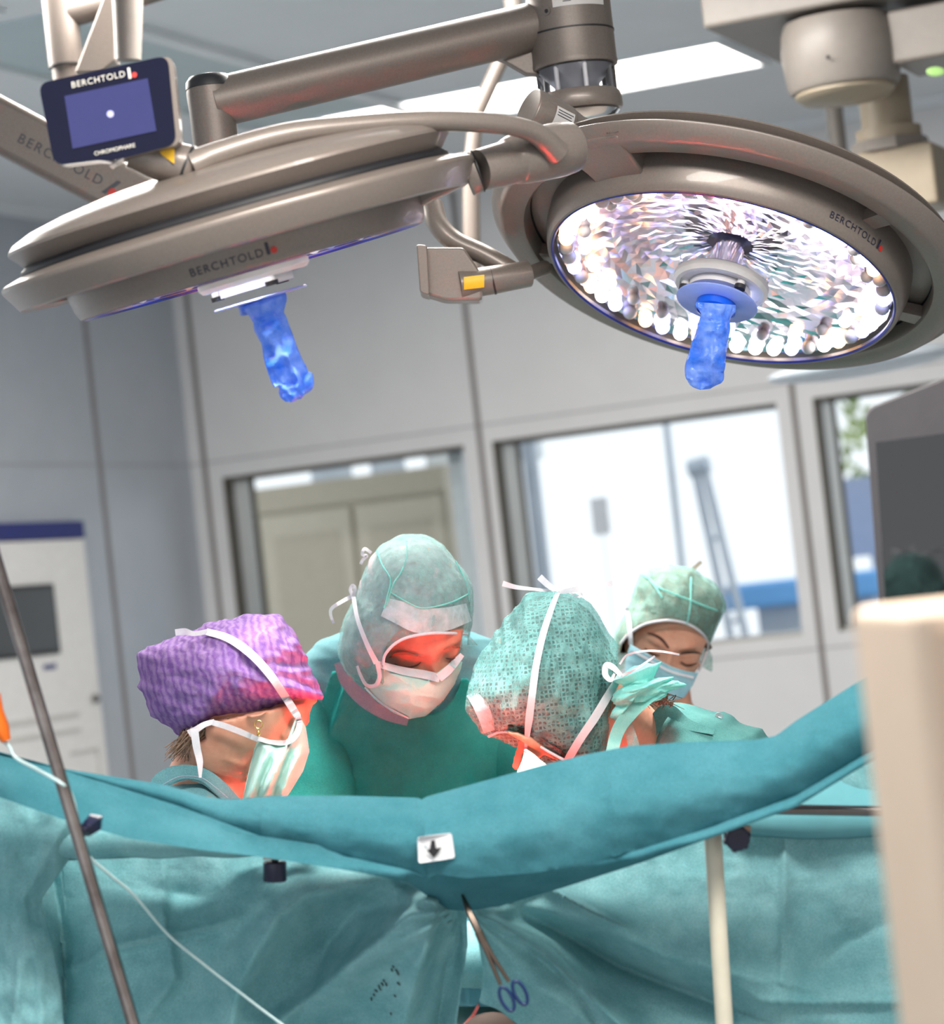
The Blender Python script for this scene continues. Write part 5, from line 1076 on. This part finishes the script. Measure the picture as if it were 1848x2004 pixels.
T.part('scrub_top', sc4.mesh(disp=cloth_disp(0.008, 90, 90, 8.2), n=110, m=60), M['scrub_green'], smooth=180)
sleeves(T, pose4['sh'], pose4['elb'], pose4['wri'], M['scrub_green']); lower_clothes(T, pose4['hips'], fac, M['scrub_green'], M['shoe'])
# ------------------------------------------------------------------ operating table and draped patient behind the screen
tc = np.array([-0.02, 3.76, 0.0])
T = Thing('operating_table', 'operating table under drapes between the surgeons', 'operating table', tc)
T.part('table_top', MB().box(tc + UPZ * .97, EX, EYv, UPZ, .34, .56, .06), M['white_plastic'], smooth=0, bevel=.01)
T.part('column', MB().box(tc + UPZ * .5, EX, EYv, UPZ, .2, .25, .88), M['steel'], smooth=0, bevel=.02)
T.part('base', MB().box(tc + UPZ * .035, EX, EYv, UPZ, .4, .6, .07), M['steel'], smooth=0, bevel=.02)
T = Thing('draped_patient', 'patient covered by teal drape with red operating field', 'patient', tc + UPZ * 1.0)
T.part('cover', MB().ball(tc + UPZ * 1.09, EX * .19, EYv * .3, UPZ * .085, 40, 20), M['drape'], smooth=180)
T.part('operating_field', MB().ball(np.array([.0, 3.70, 1.165]), EX * .16, EYv * .19, UPZ * .05, 32, 14), M['blood'], smooth=180, label='wet red operating field')

# ------------------------------------------------------------------ drapes
def pl_interp(pts): a = np.array(pts, float); return lambda x: np.interp(x, a[:, 0], a[:, 1])
Tt = pl_interp([(-80, 1452), (0, 1472), (125, 1505), (200, 1517), (320, 1536), (400, 1560), (450, 1566), (540, 1558), (680, 1558), (818, 1562), (826, 1566), (834, 1560), (1010, 1512), (1120, 1483), (1230, 1461), (1340, 1453), (1480, 1449), (1520, 1440), (1560, 1410), (1640, 1360), (1700, 1322), (1800, 1275)])
Mm = pl_interp([(-80, 1454), (0, 1474), (125, 1508), (250, 1546), (350, 1577), (530, 1644), (600, 1660), (700, 1681), (800, 1703), (840, 1718), (855, 1710), (911, 1718), (1042, 1708), (1135, 1694), (1259, 1660), (1383, 1622), (1560, 1556), (1690, 1478), (1800, 1420)])
Bb = pl_interp([(-80, 1535), (0, 1560), (120, 1602), (250, 1640), (400, 1664), (500, 1675), (600, 1690), (700, 1706), (800, 1726), (850, 1762), (880, 1780), (915, 1782), (980, 1772), (1100, 1737), (1259, 1686), (1400, 1636), (1560, 1578), (1690, 1498), (1800, 1440)])
dT = pl_interp([(-80, 3.22), (300, 3.25), (600, 3.27), (830, 3.26), (1200, 3.24), (1500, 3.22), (1800, 3.18)])
dM = pl_interp([(-80, 3.235), (130, 3.235), (350, 3.245), (600, 3.235), (800, 3.215), (905, 3.20), (1135, 3.20), (1400, 3.20), (1800, 3.16)])
dB = pl_interp([(-80, 3.17), (350, 3.175), (600, 3.195), (780, 3.215), (850, 3.28), (915, 3.31), (1000, 3.28), (1180, 3.22), (1400, 3.185), (1800, 3.15)])
nx = 300; X = np.linspace(-80, 1800, nx)
rowsx = []
def wob(x, y, a=.006): return a * fbm(x / 130 + 3, y / 90 + 1, 3) + a * .35 * ridged(x / 60, y / 45, 2)
def band_row(v):
    if v < 0:      # folded back over the top edge
        k = -v; y = Tt(X) + 40 * k; d = dT(X) + .012 * math.sin(min(1, k * 3) * math.pi / 2) + .01 * k
    elif v <= 1:
        y = Tt(X) + (Mm(X) - Tt(X)) * v; d = dT(X) + (dM(X) - dT(X)) * v - (.028 * math.sin(math.pi * v)) * np.clip((Mm(X) - Tt(X)) / 120, 0, 1)
    else:
        k = v - 1; y = Mm(X) + (Bb(X) - Mm(X)) * k; d = dM(X) + (dB(X) - dM(X)) * k - .006 * math.sin(math.pi * k)
    ke = np.clip((v if v > 0 else 0) * 4, 0, 1)
    d = d - ke * wob(X, y) - .007 * np.exp(-np.abs(X - 822 - (y - 1560) * .12) / 7) * (v <= 1) + .006 * np.exp(-((X - 800 - (y - 1560) * .12) / 26) ** 2) * (v <= 1)
    d = d - .004 * np.exp(-np.abs(X - 520 + (y - 1560) * .15) / 8) * (0 <= v <= 1) - .005 * np.exp(-np.abs(X - 1190 - (y - 1470) * .1) / 14) * (0 <= v <= 1)
    return Pv(X, y, d)
vs_ = [-1, -.6, -.35, -.2, -.1, 0] + list(np.linspace(.04, 1, 26)) + list(np.linspace(1.08, 2, 14))
band_pts = [band_row(v) for v in vs_]
mb = MB().grid(band_pts + [Pv(X, Bb(X) - 10, dB(X) + .012), Pv(X, Bb(X) - 40, dB(X) + .03)])
BP = np.array([proj(p) for r in band_pts[5:] for p in r])
def band_d(x, y): return BP[np.argmin((BP[:, 0] - x) ** 2 + (BP[:, 1] - y) ** 2), 2]
Tb = Thing('screen_drape', 'teal drape cuff sagging across in front of the surgeons', 'drape', P(860, 1650, 3.22))
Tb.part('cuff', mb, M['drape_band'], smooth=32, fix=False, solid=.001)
def tagmb(poly, off): return MB().add([P(x, y, band_d(x, y) - off) for x, y in poly], [tuple(range(len(poly)))])
sd = min(band_d(x, y) for x in (820, 835, 850, 865, 880) for y in (1635, 1660, 1685)) - .003
st = Tb.part('arrow_sticker', MB().prism([P(x, y, sd + (.006 if x < 822 else 0)) for x, y in rounded([(817, 1638), (884, 1630), (891, 1679), (819, 1690)], 6)], _F * .0008), plain('sticker_white', lin(214, 214, 216), .5), smooth=0, label='white sticker with black down arrow')
Tb.part('arrow_print', MB().prism([P(x, y, sd - .0006) for x, y in ((844, 1645), (851, 1644), (853.4, 1660.5), (864.6, 1658.6), (849.7, 1679), (835.4, 1663.6), (841.6, 1661.7))], _F * .0004), M['black'], parent=st, smooth=0)

KP = (905, 1778)
def seg_d(x, y, path):
    best = np.full(np.shape(x), 1e9); side = np.zeros(np.shape(x)); tt = np.zeros(np.shape(x)); n = len(path) - 1
    for i in range(n):
        a = np.array(path[i], float); b = np.array(path[i + 1], float); ab = b - a; L = ab @ ab
        t = np.clip(((x - a[0]) * ab[0] + (y - a[1]) * ab[1]) / L, 0, 1); qx = x - a[0] - t * ab[0]; qy = y - a[1] - t * ab[1]; d = np.hypot(qx, qy)
        m = d < best; best = np.where(m, d, best); side = np.where(m, np.sign(ab[0] * qy - ab[1] * qx), side); tt = np.where(m, (i + t) / n, tt)
    return best, side, tt
# folds of the lower drape: path, amplitude towards the camera (m), width left / right of the path (px)
FOLDS = [([(845, 1745), (790, 1800), (655, 1912), (500, 2040)], .045, 26, 75), ([(760, 1716), (600, 1752), (548, 1792), (505, 1860), (470, 1930), (440, 2060)], .040, 80, 30), ([(700, 1780), (640, 1850), (560, 2060)], -.020, 50, 40),
         ([(852, 1782), (828, 1880), (775, 2060)], .034, 60, 16), ([(895, 1785), (872, 1900), (850, 2060)], -.02, 20, 30),
         ([(455, 1808), (330, 1834), (230, 1856), (140, 1896)], .010, 16, 6), ([(330, 1834), (342, 1915), (280, 2004)], .014, 40, 14), ([(320, 1680), (325, 1800)], .006, 20, 10), ([(95, 1672), (118, 1800), (128, 1900), (125, 2050)], -.022, 18, 40), ([(700, 1990), (620, 2010), (540, 2060)], -.02, 50, 40), ([(410, 1760), (300, 1740)], -.015, 50, 60),
         ([(930, 1775), (1060, 1862), (1240, 2030)], .040, 40, 26), ([(1020, 1780), (1215, 1893), (1420, 1970)], -.040, 30, 40), ([(1080, 1742), (1150, 1782), (1225, 1815)], .020, 12, 14), ([(960, 1772), (1030, 1850), (1130, 1940), (1200, 2060)], -.022, 24, 40), ([(1000, 1765), (1150, 1800), (1300, 1870), (1500, 1920)], .030, 40, 60),
         ([(1536, 1640), (1533, 1800), (1528, 1960)], .008, 10, 26), ([(1507, 1962), (1760, 1962)], .008, 6, 20), ([(1500, 1965), (1440, 1930), (1390, 1900)], .012, 30, 30), ([(1600, 1900), (1660, 1840), (1760, 1800)], -.012, 40, 40), ([(1000, 1905), (1100, 1960), (1250, 2080)], .016, 40, 40)]
def drape_disp(x, y):
    s = 0
    for path, amp, wl, wr in FOLDS:
        d, side, t = seg_d(x, y, path); w = np.where(side > 0, wl, wr); s = s + 2.0 * amp * np.exp(-(d / w) ** 1.2) * (0.55 + 0.45 * np.sin(math.pi * np.clip(t * .9 + .1, 0, 1)))
    rho = np.hypot(x - KP[0], (y - KP[1])); phi = np.arctan2(y - KP[1], x - KP[0])
    s = s + .012 * np.sin(phi * 17 + 1) * np.clip(rho / 60, 0, 1) * np.exp(-rho / 170) + .055 * np.exp(-rho / 110)
    s = s + .012 * fbm(x / 170 + 2, y / 150 + 4, 3) + .003 * ridged(x / 70 + 1, y / 55, 3)
    return s
def drape_sheet(xl, xr, y0, y1, d, n=170, m=110, extra=None):
    V, U = np.meshgrid(np.linspace(0, 1, m), np.linspace(0, 1, n), indexing='ij')
    ya = 1640 + V * 420; x = xl(ya) + (xr(ya) - xl(ya)) * U; yt = y0(x); y = yt + (y1 - yt) * V; x = xl(y) + (xr(y) - xl(y)) * U
    dep = d - drape_disp(x, y) + (extra(x, y) if extra is not None else 0); return MB().grid(Pv(x, y, dep))
yt = lambda x: np.maximum(Bb(x) - 34, np.where((x > 120) & (x < 640), 1655, 0))
le = pl_interp([(1500, 40), (2100, 60)]); ri = pl_interp([(1700, 905), (1785, 914), (1850, 915), (1900, 908), (1960, 899), (2100, 880)])
Tl = Thing('side_drape', 'left half of hanging teal drape, folds fanning from the clamp', 'drape', P(500, 1850, 3.4), 'hanging teal drapes')
Tl.part('cloth', drape_sheet(le, ri, yt, 2700, 3.40, 200, 190), M['drape'], smooth=180, fix=False, solid=.001)
rr = np.random.RandomState(2)
for (x, y) in [(770, 1893), (776, 1900), (779, 1906), (768, 1898), (752, 1920), (748, 1926), (743, 1931), (757, 1926), (779, 1925), (735, 1940), (732, 1948), (773, 1950), (728, 1955), (766, 1985), (745, 1936)]:
    dd = 3.40 - float(drape_disp(np.array(x), np.array(y))) - .004; mb = MB(); mb.tube([P(x - 2, y - 3, dd), P(x + rr.uniform(-1, 5), y + rr.uniform(1, 5), dd)], .0009, 6); Tl.part('ink_mark', mb, M['black'])
l2 = pl_interp([(1700, 925), (1785, 926), (1850, 938), (1900, 946), (1950, 941), (1962, 937), (1975, 975), (2004, 1012), (2100, 1090)]); r2 = pl_interp([(1500, 1790), (2100, 1800)])
Tr = Thing('side_drape', 'right half of hanging teal drape with square fold creases', 'drape', P(1350, 1800, 3.42), 'hanging teal drapes')
Tr.part('cloth', drape_sheet(l2, r2, yt, 2700, 3.42, 200, 190, extra=lambda x, y: -.03 * np.clip((x - 1150) / 300, 0, 1)), M['drape'], smooth=180, fix=False, solid=.001)
mb = MB(); xx = np.linspace(1440, 1790, 50)
mb.grid([Pv(xx, yy + (xx - 1440) * .0 + 4 * np.sin(xx / 60), 3.365 + o_ - .004 * np.sin(xx / 35)) for yy, o_ in ((1480, .03), (1560, .012), (1588, -.010), (1605, -.014), (1630, -.008), (1638, .012))])
Tr.part('top_hem', mb, plain('hem_teal', lin(92, 152, 160), .9), smooth=180, label='paler hem folded over the steel bar', fix=False, solid=.001)
To = Thing('corner_drape', 'crumpled teal drape hanging at the far left corner', 'drape', P(60, 1800, 3.3))
V, U = np.meshgrid(np.linspace(0, 1, 90), np.linspace(0, 1, 60), indexing='ij'); y = 1545 + V * 900; xr_ = np.interp(y, [1545, 1660, 1760, 1855, 1930, 2004, 2500], [230, 150, 80, 105, 118, 125, 140]); x = -90 + (xr_ + 90) * U
dep = 3.31 - .016 * ridged(x / 70 + 2, y / 120 + 7, 3) - .010 * ridged(x / 50, (y + x * .5) / 36, 2) * np.clip((y - 1880) / 60, 0, 1) + .05 * np.clip(U - .8, 0, .2) / .2 * .6
To.part('cloth', MB().grid(Pv(x, y, dep)), M['drape'], smooth=180, fix=False, solid=.001)
mb = MB(); xx = np.linspace(80, 520, 60); mb.grid([Pv(xx, yy - (xx - 80) * sl + 2 * np.sin(xx / 22), 3.345 + o_) for yy, sl, o_ in ((1600, -.12, -.01), (1630, -.03, -.03), (1658, .0, -.035), (1672, .01, -.03), (1681, .012, -.012), (1680, .012, .02))])
To.part('rolled_edge', mb, M['drape'], smooth=180, fix=False, solid=.001)
mb = MB(); V, U = np.meshgrid(np.linspace(0, 1, 40), np.linspace(0, 1, 20), indexing='ij'); y = 1760 + V * 210; x = 890 + U * 70
mb.grid(Pv(x, y, 3.50 - .01 * ridged(x / 30, y / 60, 2)))
single('inner_drape', mb, plain('inner_cloth', lin(100, 164, 180), .8), 'bright sliver of inner drape showing through the slit', 'drape', fix=False, solid=.001)
single('towel_edge', MB().prism([P(x, y, 3.47) for x, y in ((905, 2010), (922, 1990), (936, 1966), (938, 1972), (925, 1996), (916, 2016))], _F * .01), plain('speckled_red', lin(214, 120, 116), .6, c2=lin(180, 60, 60), scale=400), 'red speckled edge of a towel at bottom centre', 'towel', smooth=0)
single('brown_pad', MB().ball(P(965, 2044, 3.455), XC * .045, _F * .02, YC * .04, 24, 14), plain('brown_pad', lin(92, 74, 66), .7), 'dark brown pad under the drape at bottom centre', 'pad')

# ---- drape frame: rods, posts, knobs
def drop(p, z=0.0): return np.array([p[0], p[1], z])
Tf = Thing('drape_frame', 'steel rod and dark blue knob holding drapes at left', 'frame', drop(P(300, 1670, 3.36)))
Tf.part('rod', MB().tube([P(92, 1677, 3.345), P(520, 1659, 3.335), P(600, 1657, 3.335)], .0055, 16), M['steel_dark'])
Tf.part('rod_tip', MB().tube([P(90, 1677, 3.345), P(97, 1677, 3.345)], .006, 16), M['black'])
k0 = P(538, 1672, 3.25); Tf.part('clamp', MB().box(P(538, 1676, 3.25), XC, _F, YC, .026, .02, .006), M['steel'], smooth=0, bevel=.001)
kn = Tf.part('knob', MB().tube([P(538, 1686, 3.25), P(538, 1688, 3.25), P(538, 1722, 3.25), P(538, 1725, 3.25)], [.0125, .0136, .0136, .0125], 24), M['navy'], smooth=40)
Tf.part('knob_stem', MB().tube([P(538, 1676, 3.25), P(538, 1688, 3.25)], .004, 12), M['black'], parent=kn)
pp = P(600, 1657, 3.335); Tf.part('post', MB().tube([pp + _F * .16, drop(pp + _F * .16, .0)], .009, 16), M['steel_dark']); Tf.part('rod_joint', MB().tube([pp, pp + _F * .16], .008, 12), M['steel_dark'])
Tg = Thing('drape_frame', 'steel rod, beige post and round dark knob at lower right', 'frame', drop(P(1400, 1640, 3.27)))
Tg.part('rod', MB().tube([P(1470, 1583, 3.29), P(1800, 1589, 3.29)], .0062, 16), M['steel_dark'])
a_, b_ = P(1395, 1625, 3.25), P(1418, 2004, 3.25); dirn = unit(b_ - a_); b2 = a_ + dirn * ((a_[2] - .0) / -dirn[2])
Tg.part('post', MB().tube([a_, b2], .0103, 24), plain('post_beige', lin(196, 190, 172), .45))
kc = P(1443, 1640, 3.22); Tg.part('clamp', MB().box(P(1440, 1622, 3.23), XC, _F, YC, .034, .02, .010), M['steel'], smooth=0, bevel=.001)
mb = MB(); mb.tube([kc + _F * .014, kc + _F * .012, kc - _F * .008, kc - _F * .011], [.012, .0145, .0145, .012], 20); 
for a in np.arange(6) * math.pi / 3 + .3: mb.ball(kc + (XC * math.cos(a) + YC * math.sin(a)) * .0125, XC * .0045, _F * .011, YC * .0045, 10, 8)
Tg.part('knob', mb, M['navy'])

# ---- towel clamp holding the gathered drape
Tc = Thing('towel_clamp', 'long steel forceps with blue finger rings clipped to the drape', 'forceps', P(950, 1850, 3.2))
SD = 3.22
for sgn in (-1, 1):
    o = sgn * 2.6
    Tc.part('shank', MB().tube([P(903, 1746, 3.255), P(912 + o * .5, 1768, 3.235), P(925 + o, 1800, 3.225), P(940 + o * .6, 1830, SD), P(960 + o * 1.5, 1870, SD), P(988 + o * 3.2, 1924 - sgn * 3, SD)], [.0012, .0026, .0032, .0034, .0028, .0024], 12), M['forceps'])
Tc.part('box_joint', MB().tube([P(936, 1822, SD - .001), P(945, 1842, SD - .001)], .0052, 12), M['forceps'])
for (x, y) in ((992, 1955), (1018, 1943)):
    u = unit(np.array([.43, .9])); w = np.array([u[1], -u[0]]); pa = [P(x + u[0] * 25 * math.cos(a) + w[0] * 11 * math.sin(a), y + u[1] * 25 * math.cos(a) + w[1] * 11 * math.sin(a), SD) for a in np.arange(33) * math.pi / 16]
    Tc.part('finger_ring', MB().tube(pa, .0021, 10, caps=False), plain('ring_blue', lin(10, 38, 84), .3), label='blue coated finger ring')

# ---- infusion pole and line at the left
A, B = P(-14, 1075, 3.08), P(263, 2012, 3.08); dv = unit(B - A); A2 = A - dv * .25; G = A + dv * ((A[2] - .03) / -dv[2])
Ti = Thing('drip_pole', 'slanted steel pole in front of the drapes at far left', 'pole', drop(G))
Ti.part('pole', MB().tube([A2, G], .0073, 28), M['steel'])
Ti.part('foot', MB().tube([drop(G, 0.0), drop(G, .03)], [.09, .07], 28), M['steel_dark'])
Ti.part('knob', MB().tube([P(166, 1606, 3.10), P(178, 1616, 3.10), P(186, 1630, 3.10)], [.010, .017, .008], 20), M['navy'])
tl = Thing('infusion_line', 'thin clear infusion line with orange clip at far left', 'tubing', P(60, 1500, 3.12))
tl.part('tube', MB().tube(smooth_path([P(-30, 1430, 3.16), P(14, 1456, 3.12), P(30, 1482, 3.11), P(70, 1505, 3.10), P(118, 1532, 3.07), P(140, 1555, 3.10), P(156, 1620, 3.115), P(172, 1672, 3.13), P(215, 1712, 3.17), P(262, 1752, 3.22), P(330, 1830, 3.28), P(400, 1888, 3.30), P(460, 1935, 3.31), P(560, 2010, 3.31), P(700, 2100, 3.31)], 120), .0019, 10), M['clear_tube'])
tl.part('orange_clip', MB().tube([P(-16, 1360, 3.12), P(-8, 1392, 3.12), P(2, 1425, 3.12), P(12, 1450, 3.12)], [.010, .0085, .0095, .0055], 18), M['orange'], label='orange clip')

# ------------------------------------------------------------------ monitor at the right, on a ceiling arm
mn = np.array([-.293, -.956, 0.0]); mo = P(1740, 1000, 5.43)
def on_mon(px, py, off=0.0):
    q = ray(px, py); t = ((mo + mn * off - CAM) @ mn) / (q @ mn); return CAM + t * q
Tm = Thing('monitor', 'large dark glossy monitor at right edge behind beige device', 'monitor', on_mon(1900, 1000))
out = rounded([(1692, 800), (1850, 738), (2120, 650), (2150, 1230), (1726, 1262)], 22)
Tm.part('case', MB().prism([on_mon(x, y) for x, y in out], -mn * .07), M['monitor_case'], smooth=30, bevel=.004)
Tm.part('screen', MB().prism([on_mon(x, y, .002) for x, y in ((1714, 866), (2120, 812), (2145, 1215), (1738, 1245))], -mn * .004), M['screen_black'], smooth=0)
mc = on_mon(1980, 760) - mn * .12; Tm.part('ceiling_arm', MB().tube([mc - UPZ * .15, np.array([mc[0], mc[1], CEIL])], .03, 20), M['beige_arm']); Tm.part('arm_bracket', MB().box(mc - UPZ * .15 + mn * .03, EX, EYv, UPZ, .1, .12, .1), M['beige_arm'], smooth=0)

# ------------------------------------------------------------------ beige device close to the camera
yb = math.radians(0); ba = np.array([math.cos(yb), math.sin(yb), 0]); bb = np.array([-math.sin(yb), math.cos(yb), 0])
c0 = P(1786, 1192, 1.56); W_, D_ = .34, .26
Td = Thing('equipment_cabinet', 'blurred beige equipment cabinet in the right foreground', 'device', drop(c0 + ba * W_ / 2 + bb * D_ / 2))
def dbox(a0, a1, b0, b1, z0, z1): return MB().box(drop(c0, 0) + ba * (a0 + a1) / 2 + bb * (b0 + b1) / 2 + UPZ * (z0 + z1) / 2, ba, bb, UPZ, abs(a1 - a0), abs(b1 - b0), abs(z1 - z0))
zt = c0[2]
Td.part('housing', dbox(0, W_, 0, D_, .03, zt), M['beige'], smooth=0, bevel=.008)
fr_ = Td.part('front_frame', dbox(.014, .032, -.012, .001, .2, zt - .012), M['beige'], smooth=0, bevel=.005)
Td.part('front_frame', dbox(.014, W_ - .01, -.012, .001, zt - .024, zt - .012), M['beige'], smooth=0, bevel=.005)
Td.part('recess_panel', dbox(.034, W_ - .012, -.003, .001, .2, zt - .026), plain('device_recess', lin(196, 182, 168), .5), smooth=0)
bt = drop(c0, 0) + ba * .024 - bb * .0125 + UPZ * (zt - .15); Td.part('button', MB().ball(bt, ba * .004, bb * .003, UPZ * .004), plain('button_grey', lin(120, 110, 104), .5))
bt = drop(c0, 0) + ba * .045 - bb * .0125 + UPZ * (zt - .0175); Td.part('button', MB().ball(bt, ba * .004, bb * .003, UPZ * .003), plain('button_grey2', lin(120, 110, 104), .5))
for a in (.04, W_ - .04):
    for b in (.04, D_ - .04): Td.part('castor', MB().ball(drop(c0, 0) + ba * a + bb * b + UPZ * .02, ba * .02, bb * .015, UPZ * .02), M['black'])
